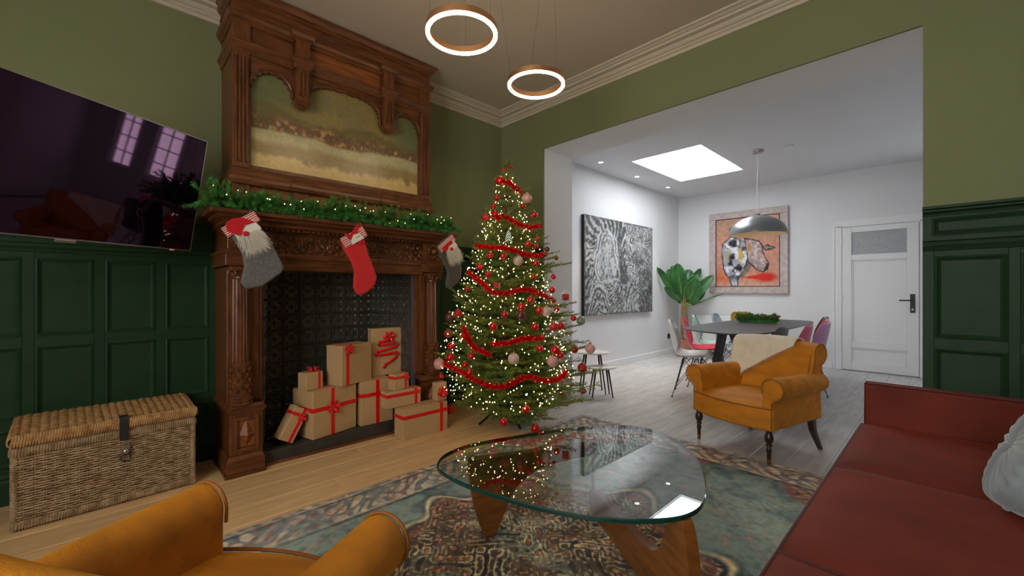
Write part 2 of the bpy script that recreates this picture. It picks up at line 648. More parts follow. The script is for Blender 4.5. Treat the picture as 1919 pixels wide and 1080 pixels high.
def planks(x0, x1, y0, y1, width, m, seed):
    r = random.Random(seed)
    y = y0
    while y < y1 - 1e-6:
        ye = min(y + width, y1)
        x = x0 - r.uniform(0.0, 1.6)
        while x < x1:
            xe = x + r.choice([1.5, 1.9, 2.2, 1.7])
            a, b = max(x, x0), min(xe, x1)
            if b - a > 0.006:
                cx, cy = (a + b) / 2, (y + ye) / 2
                hx, hy = (b - a) / 2 - 0.0008, (ye - y) / 2 - 0.0008
                mb = MB()
                c = 0.002
                v = [(-hx, -hy, -.012), (hx, -hy, -.012), (hx, hy, -.012), (-hx, hy, -.012),
                     (-hx, -hy, -c), (hx, -hy, -c), (hx, hy, -c), (-hx, hy, -c),
                     (-hx + c, -hy + c, 0), (hx - c, -hy + c, 0), (hx - c, hy - c, 0), (-hx + c, hy - c, 0)]
                f = [(8, 9, 10, 11)]
                for q in ((0, 4), (4, 8)):
                    for i in range(4):
                        j = (i + 1) % 4
                        f.append((q[0] + i, q[0] + j, q[1] + j, q[1] + i))
                mb.add(v, f)
                o = mb.build('plank', m, fl)
                o.location = (cx, cy, 0)
            x = xe
        y = ye


PL = random.Random(4)
yy = LY - .615 + .065          # rows run on through both rooms; oak painted skylight-grey starts between rug and opening
row = 0
while yy < WY:
    y1 = min(yy + .205, WY)
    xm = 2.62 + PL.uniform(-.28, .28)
    if y1 > LY:
        planks(LX, xm, max(yy, LY), y1, .3, M['oak'], 30 + row)
        planks(xm, DX, max(yy, LY), y1, .3, M['oak_skylit'], 90 + row)
    else:
        planks(OX, DX, yy, y1, .3, M['oak_skylit'], 90 + row)
    yy += .205
    row += 1

# ------------------------------------------------------------------ walls and ceilings
wl = MB()
wl.box(LX - .1, 0.76, WY, WY + .35, 0, ZC)
wl.box(1.88, WX, WY, WY + .35, 0, ZC)
wl.box(0.76, 1.88, WY, WY + .35, 1.30, ZC)
struct('wall_left', wl, M['wall_green'])
wb = MB()
wb.box(WX, WX + .02, LY, OY0, 0, ZC)
wb.box(WX, WX + .02, OY1, WY + .35, 0, ZC)
wb.box(WX, WX + .02, OY0, OY1, OZ, ZC)
struct('wall_back', wb, M['wall_green'])
jb = MB()
jb.box(WX + .02, OX, LY - .6, OY0, 0, DZ + .3)
jb.box(WX + .02, OX, OY1, DY + .2, 0, DZ + .3)
jb.box(WX + .02, OX, OY0, OY1, OZ, DZ + .3)
struct('wall_opening', jb, M['white_wall'])
wr = MB()
wr.box(LX - .1, WX, LY - .12, LY, 0, ZC)
struct('wall_right', wr, M['wall_green'])
# wall behind the camera, with two made-up windows added for fill light
FILL_WIN_Y = [(-0.75, 0.15), (0.45, 1.35)]
WZ0, WZ1 = 0.85, 2.65
wf = MB()
wf.box(LX - .12, LX, LY, WY, 0, WZ0)
wf.box(LX - .12, LX, LY, WY, WZ1, ZC)
for a, b in ((LY, FILL_WIN_Y[0][0]), (FILL_WIN_Y[0][1], FILL_WIN_Y[1][0]), (FILL_WIN_Y[1][1], WY)):
    wf.box(LX - .12, LX, a, b, WZ0, WZ1)
struct('wall_front', wf, M['wall_green'])
cl = MB().box(LX - .12, WX + .02, LY - .12, WY + .35, ZC, ZC + .1)
struct('ceiling', cl, M['ceiling'])
# dining room
struct('wall_dining_left', MB().box(OX, DX + .1, DY, DY + .15, 0, DZ + .3), M['white_wall'])
wd = MB()
wd.box(DX, DX + .12, 0.06, DY + .15, -.06, DZ + .3)
wd.box(DX, DX + .12, DY0, 0.06, -.06, 0.72)
wd.box(DX, DX + .12, DY0, 0.06, 1.95, DZ + .3)
wd.box(DX, DX + .12, DY0, -1.05, 0.72, 1.95)
wd.box(DX, DX + .12, -0.68, -0.42, 0.72, 1.95)
struct('wall_dining_back', wd, M['white_wall'])
DWIN = [(-1.05, -0.68), (-0.42, 0.06)]
DWZ0, DWZ1 = 0.72, 1.95
struct('wall_dining_right', MB().box(OX, DX, DY0 - .12, DY0, 0, DZ + .3), M['white_wall'])
SK = (5.07, 6.55, 2.04, 2.95)
dc = MB()
dc.box(OX - .3, SK[0], DY0, DY + .1, DZ, DZ + .25)
dc.box(SK[1], DX + .1, DY0, DY + .1, DZ, DZ + .25)
dc.box(SK[0], SK[1], DY0, SK[2], DZ, DZ + .25)
dc.box(SK[0], SK[1], SK[3], DY + .1, DZ, DZ + .25)
struct('ceiling', dc, M['white_wall'])
# windows
w1 = sroot('window_1')
MB().box(SK[0], SK[1], SK[2], SK[3], DZ + .06, DZ + .08).build('pane', M['sky_roof'], w1)
fr = MB()
fr.box(SK[0], SK[0] + .012, SK[2], SK[3], DZ + .02, DZ + .06)
fr.box(SK[1] - .012, SK[1], SK[2], SK[3], DZ + .02, DZ + .06)
fr.box(SK[0] + .012, SK[1] - .012, SK[2], SK[2] + .012, DZ + .02, DZ + .06)
fr.box(SK[0] + .012, SK[1] - .012, SK[3] - .012, SK[3], DZ + .02, DZ + .06)
fr.build('window_frame', M['white_paint'], w1)


def window(name, axis, a, b, z0, z1, at, out, m, nx, nz):
    r = sroot(name)
    P = MB()
    fm = MB()

    def bx(mb, p0, p1, q0, q1, d0, d1):
        lo, hi = min(at + out * d0, at + out * d1), max(at + out * d0, at + out * d1)
        if axis == 'x':
            mb.box(p0, p1, lo, hi, q0, q1)
        else:
            mb.box(lo, hi, p0, p1, q0, q1)
    bx(P, a, b, z0, z1, .10, .115)
    P.build('pane', m, r)
    t = .05
    bx(fm, a, b, z0, z0 + t, .04, .09)
    bx(fm, a, b, z1 - t, z1, .04, .09)
    bx(fm, a, a + t, z0 + t, z1 - t, .04, .09)
    bx(fm, b - t, b, z0 + t, z1 - t, .04, .09)
    fm.build('window_frame', M['white_paint'], r)
    for i in range(1, nx):
        q = MB()
        p = a + (b - a) * i / nx
        bx(q, p - .014, p + .014, z0 + t, z1 - t, .05, .08)
        q.build('muntin', M['white_paint'], r)
    for i in range(1, nz):
        q = MB()
        p = z0 + (z1 - z0) * i / nz
        bx(q, a + t, b - t, p - .014, p + .014, .05, .08)
        q.build('muntin', M['white_paint'], r)
    return r


for i, (a, b) in enumerate(DWIN):
    window('window_%d' % (i + 2), 'y', a, b, DWZ0, DWZ1, DX, 1, M['sky_dining'], 2, 4)
for i, (a, b) in enumerate(FILL_WIN_Y):
    window('window_%d' % (i + 4), 'y', a, b, WZ0, WZ1, LX, -1, M['fill_living'], 2, 3)  # unseen glowing windows, added to light the living room

# cornice of the living room
PROF = [(0, 3.005), (.018, 3.005), (.018, 3.028), (.034, 3.034), (.034, 3.046), (.052, 3.052), (.066, 3.066), (.066, 3.074),
        (.105, 3.078), (.112, 3.092), (.125, 3.092), (.142, 3.102), (.16, 3.106), (.16, ZC), (0, ZC)]


def sweep(path, prof):
    """path: list of functions offset->(x,y)"""
    mb = MB()
    n = len(prof)
    v = [(*p(o), z) for p in path for o, z in prof]
    f = []
    for i in range(len(path) - 1):
        for j in range(n):
            k = (j + 1) % n
            f.append((i * n + j, i * n + k, (i + 1) * n + k, (i + 1) * n + j))
    f.append(tuple(range(n)))
    f.append(tuple((len(path) - 1) * n + j for j in range(n)))
    return mb.add(v, f)


struct('trim_1', sweep([lambda o: (LX, WY - o), lambda o: (0.57, WY - o)], PROF), M['cornice'])
struct('trim_2', sweep([lambda o: (2.07, WY - o), lambda o: (WX - o, WY - o), lambda o: (WX - o, LY)], PROF), M['cornice'])


# ------------------------------------------------------------------ wainscot
def wain_panel_mesh(wd_, h, d=0.012):
    """sunk panel framed by a stepped moulding; local: x along, z up, -y to the room"""
    mb = MB()
    rings = [(0, -d), (.010, -d - .004), (.016, -d + .002), (.026, -.004), (.026, -.002)]
    v = []
    for ins, y in rings:
        v += [(ins, y, ins), (wd_ - ins, y, ins), (wd_ - ins, y, h - ins), (ins, y, h - ins)]
    f = []
    for j in range(len(rings) - 1):
        for i in range(4):
            k = (i + 1) % 4
            f.append((j * 4 + i, j * 4 + k, (j + 1) * 4 + k, (j + 1) * 4 + i))
    L = (len(rings) - 1) * 4
    f.append((L, L + 1, L + 2, L + 3))
    mb.add(v, f)
    return mb.mesh('panel', M['wainscot'])


def wainscot(name, length, cols, Mx, z_rows=((0.19, 0.40), (0.455, 0.845), (0.895, 1.335))):
    """local frame: x along the wall, y=0 front of the backing, -y to the room. cols: list of (x0,x1) panels"""
    r = sroot(name)
    r.matrix_world = Mx
    MB().box(0, length, 0, 0.035, 0, WAIN - .03).build('backing', M['wainscot'], r)
    d = 0.012
    edges = [0] + [q for ab in cols for q in ab] + [length]
    for i in range(0, len(edges), 2):
        if edges[i + 1] - edges[i] > .004:
            MB().box(edges[i], edges[i + 1], -d, 0, .16, 1.37).build('stile', M['wainscot'], r, bevel=.002, seg=1)
    zs = [.16] + [q for ab in z_rows for q in ab] + [1.37]
    for i in range(0, len(zs), 2):
        for a, b in cols:
            MB().box(a, b, -d, 0, zs[i], zs[i + 1]).build('rail', M['wainscot'], r)
    cache = {}
    for a, b in cols:
        for z0, z1 in z_rows:
            key = (round(b - a, 3), round(z1 - z0, 3))
            if key not in cache:
                cache[key] = wain_panel_mesh(b - a, z1 - z0, d)
            o = link('panel', cache[key], r)
            o.location = (a, 0, z0)
    # upper moulding, frieze band, cap
    MB().prism([(0, 1.36), (-.02, 1.365), (-.026, 1.38), (-.014, 1.392), (-.018, 1.41), (-.026, 1.418), (-.026, 1.43), (0, 1.432)], 0, length, 'x').build('moulding', M['wainscot'], r)
    MB().box(0, length, -.006, 0, 1.43, 1.56).build('frieze_board', M['wainscot'], r)
    me = wain_panel_mesh(min(.95, length - .07), .095, .012)
    x = .035
    while x + min(.95, length - .07) <= length + .001:
        o = link('panel', me, r)
        o.location = (x, -.004, 1.445)
        x += min(.95, length - .07) + .05
    MB().prism([(0.03, 1.55), (-.012, 1.55), (-.016, 1.562), (-.034, 1.572), (-.034, 1.58), (-.05, 1.586), (-.05, WAIN), (0.03, WAIN)], 0, length, 'x').build('cap', M['wainscot'], r)
    MB().prism([(0, 0), (-.026, 0), (-.026, .12), (-.018, .135), (-.022, .145), (-.012, .16), (0, .16)], 0, length, 'x').build('plinth', M['wainscot'], r)
    return r


WF = 3.512                                  # front of the wainscot backing on the fireplace wall
x0 = LX
cols = []
p = 0.53 - 0.012
edges = []
xx = 0.505
while xx > LX + 0.3:
    edges.append((xx - 0.232 - x0, xx - x0))
    xx -= 0.279
wainscot('trim_3', 0.545 - x0, edges[::-1], Matrix.Translation((x0, WF, 0)))
L3 = WX - 2.09
wainscot('trim_4', L3, [(.02 + i * .285, .02 + i * .285 + .24) for i in range(4)], Matrix.Translation((2.09, WF, 0)))
# on the wall with the opening: room side is -x
Lr = OY0 - LY
rot = Matrix(((0, 1, 0, 0), (-1, 0, 0, 0), (0, 0, 1, 0), (0, 0, 0, 1)))     # local x -> -Y, local -y -> -X
cr = []
q = 0.045
while q + .26 < Lr:
    cr.append((q, q + .258))
    q += .297
wainscot('trim_5', Lr, cr, Matrix.Translation((WX - .038, OY0, 0)) @ rot)
Ls = WY - .04 - OY1
wainscot('trim_6', Ls, [(.04, .04 + .24), (.04 + .29, .04 + .29 + .24)], Matrix.Translation((WX - .038, WY - .045, 0)) @ rot)

# dining baseboards
struct('baseboard_left', MB().box(OX, DX, DY - .016, DY, 0, .095), M['white_paint'], bevel=.004)
struct('baseboard_back', MB().box(DX - .016, DX, 1.2, DY - .016, 0, .095), M['white_paint'], bevel=.004)

# ------------------------------------------------------------------ dining door
dr = sroot('door_1')
ya, yb, zt = 0.275, 1.078, 2.06
fx = DX - .035
ar = MB()
ar.prism([(DX, .165), (DX - .03, .165), (DX - .034, .18), (DX - .022, .20), (DX - .03, .215), (DX - .03, .265), (DX, .265)], 0, zt + .03, 'z')
ar.prism([(DX, 1.19), (DX - .03, 1.19), (DX - .034, 1.175), (DX - .022, 1.155), (DX - .03, 1.14), (DX - .03, 1.088), (DX, 1.088)], 0, zt + .03, 'z')
ar.box(DX - .03, DX, .165, 1.19, zt + .012, zt + .115)
ar.build('architrave', M['white_paint'], dr, bevel=.003)
MB().box(DX - .010, DX - .002, .265, 1.088, 0.004, zt + .012).build('rebate', M['white_paint'], dr)
# leaf made of stiles and rails with sunk panels and a glass light
st = MB()
zb, zr = .012, [(.012, .11), (.335, .42), (1.585, 1.665), (1.985, zt)]
st.box(fx, DX - .004, ya, ya + .115, zb, zt)
st.box(fx, DX - .004, yb - .105, yb, zb, zt)
for a, b in zr:
    st.box(fx, DX - .004, ya + .115, yb - .105, a, b)
st.build('leaf_frame', M['white_paint'], dr, bevel=.004)
for a, b in ((.11, .335), (.42, 1.585)):
    k = MB()
    k.box(fx + .018, DX - .006, ya + .115, yb - .105, a, b)
    k.build('panel', M['white_paint'], dr)
    q = MB()
    y0_, y1_ = ya + .115, yb - .105
    t = .016
    for s0, s1, e0, e1 in ((y0_, y1_, a, a + t), (y0_, y1_, b - t, b), (y0_, y0_ + t, a, b), (y1_ - t, y1_, a, b)):
        q.box(fx + .006, fx + .018, s0, s1, e0, e1)
    q.build('bead', M['white_paint'], dr, bevel=.004)
MB().box(fx + .016, fx + .022, ya + .115, yb - .105, 1.665, 1.985).build('pane', M['frost'], dr)
hp = MB().box(fx - .008, fx, ya + .035, ya + .085, .855, 1.105).build('lock_plate', M['black'], dr, bevel=.003)
lv = MB()
lv.tube([(fx - .008, ya + .06, 1.02), (fx - .055, ya + .06, 1.02), (fx - .058, ya + .075, 1.02), (fx - .058, ya + .19, 1.02)], .009, 8)
lv.build('lever_handle', M['black'], hp, smooth=True)
MB().lathe([(.011, 0), (.011, .006)], 10, Matrix.Translation((fx - .008, ya + .06, .90)) @ Matrix.Rotation(-PI / 2, 4, 'Y')).build('key_cylinder', M['steel'], hp)
for z in (.22, 1.02, 1.86):
    MB().lathe([(.009, -.05), (.009, .05)], 8, Matrix.Translation((DX - .038, yb + .006, z))).build('hinge', M['white_paint'], dr)

# ------------------------------------------------------------------ fireplace surround
XC = 1.315
fp = thing('fireplace_surround', 'carved dark wood chimneypiece with fluted columns and black tiled firebox', 'fireplace', (XC, 3.10, 0))


def T(x0, x1, y0, y1, z0, z1):
    """world box -> fireplace local"""
    return (x0 - XC, x1 - XC, y0 - 3.10, y1 - 3.10, z0, z1)


def fbox(name, m, *a, parent=None, bevel=.004, root=fp):
    return MB().box(*T(*a)).build(name, m, parent or root, bevel=bevel)


def sym(fn):
    for s in (-1, 1):
        fn(s)


def fprism_x(name, m, prof, x0, x1, parent=None):
    """prof (y,z) world -> extruded along x with mitred-looking plain ends"""
    return MB().prism([(y - 3.10, z) for y, z in prof], x0 - XC, x1 - XC, 'x').build(name, m, parent or fp)


def ring_mould(name, m, x0, x1, yf, yb, prof, parent=None, root=fp):
    """moulding wrapped round three sides (left, front, right). prof: (offset outwards, z)"""
    n = len(prof)
    paths = [lambda o: (x0 - o, yb), lambda o: (x0 - o, yf - o), lambda o: (x1 + o, yf - o), lambda o: (x1 + o, yb)]
    v = [(p(o)[0] - XC, p(o)[1] - 3.10, z) for p in paths for o, z in prof]
    f = []
    for i in range(3):
        for j in range(n):
            k = (j + 1) % n
            f.append((i * n + j, i * n + k, (i + 1) * n + k, (i + 1) * n + j))
    f += [tuple(range(n)), tuple(3 * n + j for j in range(n))]
    return MB().add(v, f).build(name, m, parent or root)


YB = 3.505


def leg_side(s):
    xm = lambda a, b: (XC + s * a, XC + s * b) if s > 0 else (XC - b, XC - a)
    # plinth plate, base block with sloping top
    x = xm(.575, .800)
    fbox('plinth_plate', M['wood_h'], x[0], x[1], 3.03, YB, 0, .022)
    x = xm(.582, .790)
    mb = MB().box(*T(x[0], x[1], 3.04, YB, .022, .095))
    mb.frustum(x[0] - XC, x[1] - XC, 3.04 - 3.10, YB - 3.10, .095, .125, .014)
    mb.build('plinth', M['wood_h'], fp, bevel=.003)
    x = xm(.592, .772)
    pd = fbox('pedestal', M['wood_v'], x[0], x[1], 3.06, YB, .125, .385)
    # frame and pyramid of the pedestal front
    a, b = x[0] + .022, x[1] - .022
    z0, z1 = .15, .362
    fm = MB()
    for q in ((a, b, z0, z0 + .02), (a, b, z1 - .02, z1), (a, a + .02, z0 + .02, z1 - .02), (b - .02, b, z0 + .02, z1 - .02)):
        fm.box(*T(q[0], q[1], 3.044, 3.062, q[2], q[3]))
    fm.build('panel_frame', M['wood_v'], pd, bevel=.003)
    a, b, z0, z1 = a + .024, b - .024, z0 + .024, z1 - .024
    cx, cz = (a + b) / 2 - XC, (z0 + z1) / 2 + .012
    v = [(a - XC, -.041, z0), (b - XC, -.041, z0), (b - XC, -.041, z1), (a - XC, -.041, z1), (cx, -.041 - .03, cz - .02),
         (cx, -.041, z1), (cx, -.041, z0), (a - XC, -.041, cz - .02), (b - XC, -.041, cz - .02)]
    MB().add(v, [(4, 7, 5), (4, 5, 8), (4, 8, 6), (4, 6, 7), (7, 0, 6), (6, 1, 8), (8, 2, 5), (5, 3, 7)]).build('raised_diamond', M['wood_panel'], pd)
    ring_mould('pedestal_cap', M['wood_h'], x[0], x[1], 3.06, YB, [(0, .38), (.006, .385), (.008, .395), (.018, .40), (.018, .413), (.008, .42), (.002, .435), (0, .44)])
    # backing boards behind the column, and beaded strip next to the opening
    x = xm(.60, .775)
    fbox('backing_board', M['wood_v'], x[0], x[1], 3.125, YB, .44, 1.30)
    x = xm(.575, .675)
    fbox('jamb_board', M['wood_v'], x[0], x[1], 3.145, 3.21, .10, 1.30)
    bd = MB()
    xx = XC + s * .615
    for i in range(52):
        z = .46 + i * .0158
        bd.add([(xx - XC - .006, .045, z), (xx - XC + .006, .045, z), (xx - XC + .006, .045, z + .011), (xx - XC - .006, .045, z + .011), (xx - XC, .034, z + .0055)],
               [(0, 1, 4), (1, 2, 4), (2, 3, 4), (3, 0, 4)])
    bd.build('bead_strip', M['wood_carved'], fp, kind='stuff')
    # column: base rings, carved drum, fluted shaft, ionic capital
    cx, cy = XC + s * .707, 3.095
    col = MB().lathe([(.068, .44), (.068, .452), (.062, .456), (.066, .466), (.066, .476), (.056, .482), (.058, .494), (.052, .498)], 24,
                     Matrix.Translation((cx - XC, cy - 3.10, 0))).build('column_base', M['wood_carved'], fp, smooth=True)
    dm = MB()
    dm.lathe([(.050, .495), (.052, .50), (.052, .675), (.057, .682), (.057, .70), (.05, .706)], 24, Matrix.Translation((cx - XC, cy - 3.10, 0)))
    dm.build('drum', M['wood_carved'], fp, smooth=True)
    cv = MB()
    for k in range(9):
        for j in range(5):
            g = 2 * PI * (k + .5 * (j % 2)) / 9
            c = (cx - XC + .052 * math.cos(g), cy - 3.10 + .052 * math.sin(g), .52 + j * .034)
            cv.sphere(c, .0125, 6, 4, sc=(1, 1, 1.25))
            cv.sphere((c[0] + .006 * math.cos(g), c[1] + .006 * math.sin(g), c[2] + .012), .006, 5, 3)
    cv.build('drum_carving', M['wood_carved'], fp, smooth=True, kind='stuff')
    nf = 14
    ring = []
    for k in range(nf * 4):
        g = 2 * PI * k / (nf * 4)
        ring.append((g, .046 if k % 4 in (0, 1) else (.0395 if k % 4 == 3 else .0405)))
    v, f = [], []
    for z, sc in ((.706, 1.0), (.72, 1.0), (1.21, .93), (1.228, .93)):
        for g, r in ring:
            v.append((cx - XC + r * sc * math.cos(g), cy - 3.10 + r * sc * math.sin(g), z))
    n = len(ring)
    for j in range(3):
        for k in range(n):
            f.append((j * n + k, j * n + (k + 1) % n, (j + 1) * n + (k + 1) % n, (j + 1) * n + k))
    MB().add(v, f).build('fluted_shaft', M['wood_v'], fp)
    cp = MB()
    cp.lathe([(.044, 1.222), (.050, 1.228), (.050, 1.236), (.046, 1.242), (.056, 1.262), (.058, 1.272)], 20, Matrix.Translation((cx - XC, cy - 3.10, 0)))
    cp.box(*T(cx - .066, cx + .066, cy - .064, cy + .05, 1.272, 1.30))
    cap = cp.build('capital', M['wood_carved'], fp, bevel=.002)
    for q in (-1, 1):
        sp = [(cx - XC + q * (.052 - .0) + (.028 - .0045 * t) * math.cos(t * 1.1) * q * .9, cy - 3.10 - .066, 1.256 + (.028 - .0045 * t) * math.sin(t * 1.1)) for t in np.linspace(0, 5.6, 26)]
        MB().tube(sp, .0055, 5).build('volute', M['wood_carved'], cap, smooth=True)
    # entablature block and bracket under the shelf
    x = xm(.615, .795)
    fbox('entablature_block', M['wood_h'], x[0], x[1], 3.05, YB, 1.305, 1.392)
    ring_mould('entablature_moulding', M['wood_h'], x[0], x[1], 3.05, YB, [(0, 1.375), (.008, 1.38), (.014, 1.392), (.014, 1.40), (0, 1.405)])
    x = xm(.628, .782)
    br = fbox('bracket', M['wood_carved'], x[0], x[1], 3.07, YB, 1.405, 1.56)
    bc = MB()
    xc = (x[0] + x[1]) / 2 - XC
    for k in range(11):
        g = 2 * PI * k / 11
        bc.sphere((xc + .042 * math.cos(g), -.034, 1.482 + .05 * math.sin(g)), .014, 6, 4)
    bc.sphere((xc, -.04, 1.482), .027, 10, 6)
    bc.build('rosette', M['wood_carved'], br, smooth=True)


sym(leg_side)
# lintel, carved frieze, dentils, shelf
X0, X1 = XC - .62, XC + .62
fbox('lintel', M['wood_h'], X0, X1, 3.12, 3.30, 1.29, 1.375)
fprism_x('lintel_moulding', M['wood_h'], [(3.125, 1.285), (3.108, 1.288), (3.104, 1.30), (3.112, 1.308), (3.125, 1.31)], X0, X1)
fprism_x('lintel_moulding', M['wood_h'], [(3.125, 1.362), (3.105, 1.366), (3.10, 1.385), (3.108, 1.398), (3.125, 1.40)], X0, X1)
fz = fbox('carved_frieze', M['wood_carved'], X0, X1, 3.128, 3.30, 1.375, 1.56)
cv = MB()
nsc = 13
for i in range(nsc):
    cx = X0 + .05 + (X1 - X0 - .10) * i / (nsc - 1) - XC
    sg = 1 if i % 2 else -1
    for (r0, tt, dz) in ((.044, 7.4, 0.0),):
        pts = [(cx + (r0 - .0054 * t) * math.cos(t) * sg, .022 - .004 * (t / 7), 1.463 + dz + (r0 - .0054 * t) * math.sin(t) * sg) for t in np.linspace(0, tt, 34)]
        cv.tube(pts, [.0085 - .0005 * k / 5 for k in range(34)], 5)
    cv.sphere((cx, .016, 1.463), .012, 8, 5)
    for k in range(7):
        g = 2 * PI * k / 7 + .3
        rr = .052
        cv.sphere((cx + rr * math.cos(g), .026, 1.463 + rr * .95 * math.sin(g)), .0105, 6, 4, sc=(1.2, .8, 1.2))
    cxm = cx + (X1 - X0 - .1) / (nsc - 1) / 2
    if i < nsc - 1:
        for z in (1.42, 1.463, 1.506):
            cv.sphere((cxm, .026, z), .012, 6, 4, sc=(.8, .7, 1.5))
cv.build('scroll_carving', M['wood_carved'], fz, smooth=True, kind='stuff')
bd = MB()
for i in range(92):
    x = X0 + (X1 - X0) * (i + .5) / 92 - XC
    bd.sphere((x, .022, 1.532), .0058, 6, 4)
bd.build('bead_row', M['wood_carved'], fz, smooth=True, kind='stuff')
sl = MB()
sl.box(*T(X0 - .02, X1 + .02, 3.085, 3.30, 1.545, 1.578))
sl.build('bed_board', M['wood_h'], fp, bevel=.003)
dn = MB()
for i in range(38):
    x = X0 + (X1 - X0) * (i + .5) / 38
    dn.box(*T(x - .009, x + .009, 3.062, 3.09, 1.548, 1.576))
dn.build('dentil_row', M['wood_carved'], fp, kind='stuff')
ring_mould('mantel_moulding', M['wood_h'], XC - .79, XC + .79, 3.045, YB,
           [(-.05, 1.56), (0, 1.56), (.010, 1.566), (.014, 1.58), (.030, 1.588), (.050, 1.596), (.058, 1.608), (.058, 1.614), (-.05, 1.614)])
ms = MB()
ms.box(*T(XC - .885, XC + .885, 2.95, YB, 1.612, 1.64))
ms.build('mantel_shelf', M['wood_h'], fp, bevel=.008, seg=3)
# hearth and firebox
hs = MB()
hs.box(*T(.745, 1.885, 3.105, 3.76, 0, .092))
hs.build('hearth_slab', M['slate'], fp, bevel=.006)
MB().box(*T(.745, 1.885, 3.095, 3.106, 0, .02)).build('hearth_strip', M['wood_h'], fp)
BX0, BX1, BY = .885, 1.745, 3.66
cs = MB()
cs.add([(.755 - XC, 3.20 - 3.10, .09), (BX0 - XC, BY + .012 - 3.10, .09), (BX1 - XC, BY + .012 - 3.10, .09), (1.875 - XC, 3.20 - 3.10, .09),
        (.755 - XC, 3.20 - 3.10, 1.33), (BX0 - XC, BY + .012 - 3.10, 1.33), (BX1 - XC, BY + .012 - 3.10, 1.33), (1.875 - XC, 3.20 - 3.10, 1.33)],
       [(0, 1, 5, 4), (1, 2, 6, 5), (2, 3, 7, 6)])
cs.build('firebox_lining', M['cast_iron'], fp, solid=.006)
MB().box(*T(.74, 1.89, 3.20, 3.70, 1.325, 1.345)).build('firebox_throat', M['cast_iron'], fp)


def tile_mesh():
    h = .0595
    mb = MB()
    z = lambda r: r
    v = [(-h, 0, -h), (h, 0, -h), (h, 0, h), (-h, 0, h)]
    rg = [(h, 0), (h - .003, -.010), (h - .009, -.010), (h - .014, -.002)]
    vv = []
    for a, y in rg:
        vv += [(-a, y, -a), (a, y, -a), (a, y, a), (-a, y, a)]
    f = []
    for j in range(3):
        for i in range(4):
            k = (i + 1) % 4
            f.append((j * 4 + i, j * 4 + k, (j + 1) * 4 + k, (j + 1) * 4 + i))
    f.append((12, 13, 14, 15))
    mb.add(vv, f)
    a = .030                                   # embossed four-point rosette
    mb.add([(0, -.016, 0), (-a, -.002, 0), (0, -.002, -a), (a, -.002, 0), (0, -.002, a), (-.008, -.003, -.008), (.008, -.003, -.008), (.008, -.003, .008), (-.008, -.003, .008)],
           [(0, 1, 5), (0, 5, 2), (0, 2, 6), (0, 6, 3), (0, 3, 7), (0, 7, 4), (0, 4, 8), (0, 8, 1)])
    for sx in (-1, 1):
        for sz in (-1, 1):
            c = .034
            mb.add([(sx * c, -.012, sz * c), (sx * (c - .011), -.002, sz * (c - .011)), (sx * (c + .011), -.002, sz * (c - .011)), (sx * (c + .011), -.002, sz * (c + .011)), (sx * (c - .011), -.002, sz * (c + .011))],
                   [(0, 1, 2), (0, 2, 3), (0, 3, 4), (0, 4, 1)])
    return mb.mesh('tile', M['cast_iron'])


tm = tile_mesh()


def tile_wall(p, q, n, m):
    p, q = Vector((p[0] - XC, p[1] - 3.10, 0)), Vector((q[0] - XC, q[1] - 3.10, 0))
    d = q - p
    ang = math.atan2(d.y, d.x)
    sx = d.length / n / .12
    for i in range(n):
        for j in range(m):
            o = link('tile', tm, fp)
            c = p + d * ((i + .5) / n)
            o.location = (c.x, c.y, .092 + .0617 + j * .1235)
            o.rotation_euler = (0, 0, ang)
            o.scale = (sx, 1, 1.03)


tile_wall((BX0, BY), (BX1, BY), 7, 10)
tile_wall((.757, 3.215), (BX0, BY), 4, 10)
tile_wall((BX1, BY), (1.873, 3.215), 4, 10)

# ------------------------------------------------------------------ fire grate (a glimpse behind the leaning present)
gt = thing('fire_grate', 'low black iron fire grate on the hearth behind the leaning present', 'grate', (.86, 3.40, .092))
for i in range(5):
    MB().tube([(-.05 + i * .025, -.10, .03), (-.05 + i * .025, .12, .03)], .006, 6).build('bar', M['black_metal'], gt)
MB().tube([(-.065, -.10, .022), (.065, -.10, .022)], .007, 6).build('front_rail', M['black_metal'], gt)
MB().tube([(-.065, .12, .022), (.065, .12, .022)], .007, 6).build('back_rail', M['black_metal'], gt)
for a in (-.06, .06):
    for b in (-.10, .12):
        MB().tube([(a, b, 0), (a, b, .05)], .007, 6).build('foot', M['black_metal'], gt)

# ------------------------------------------------------------------ overmantel
om = thing('overmantel', 'tall carved wood overmantel with three arches, fluted pendants and painted panel', 'overmantel', (XC, 3.10, 1.64))
OM0, OM1, OY = XC - .735, XC + .735, 3.175


def obox(name, m, x0, x1, y0, y1, z0, z1, parent=None, bevel=.003):
    return MB().box(x0 - XC, x1 - XC, y0 - 3.10, y1 - 3.10, z0 - 1.64, z1 - 1.64).build(name, m, parent or om, bevel=bevel)


def omould(name, x0, x1, yf, prof, m='wood_h', yb=WY - .002):
    return ring_mould(name, M[m], x0, x1, yf, yb, [(o, z - 1.64) for o, z in prof], parent=om)


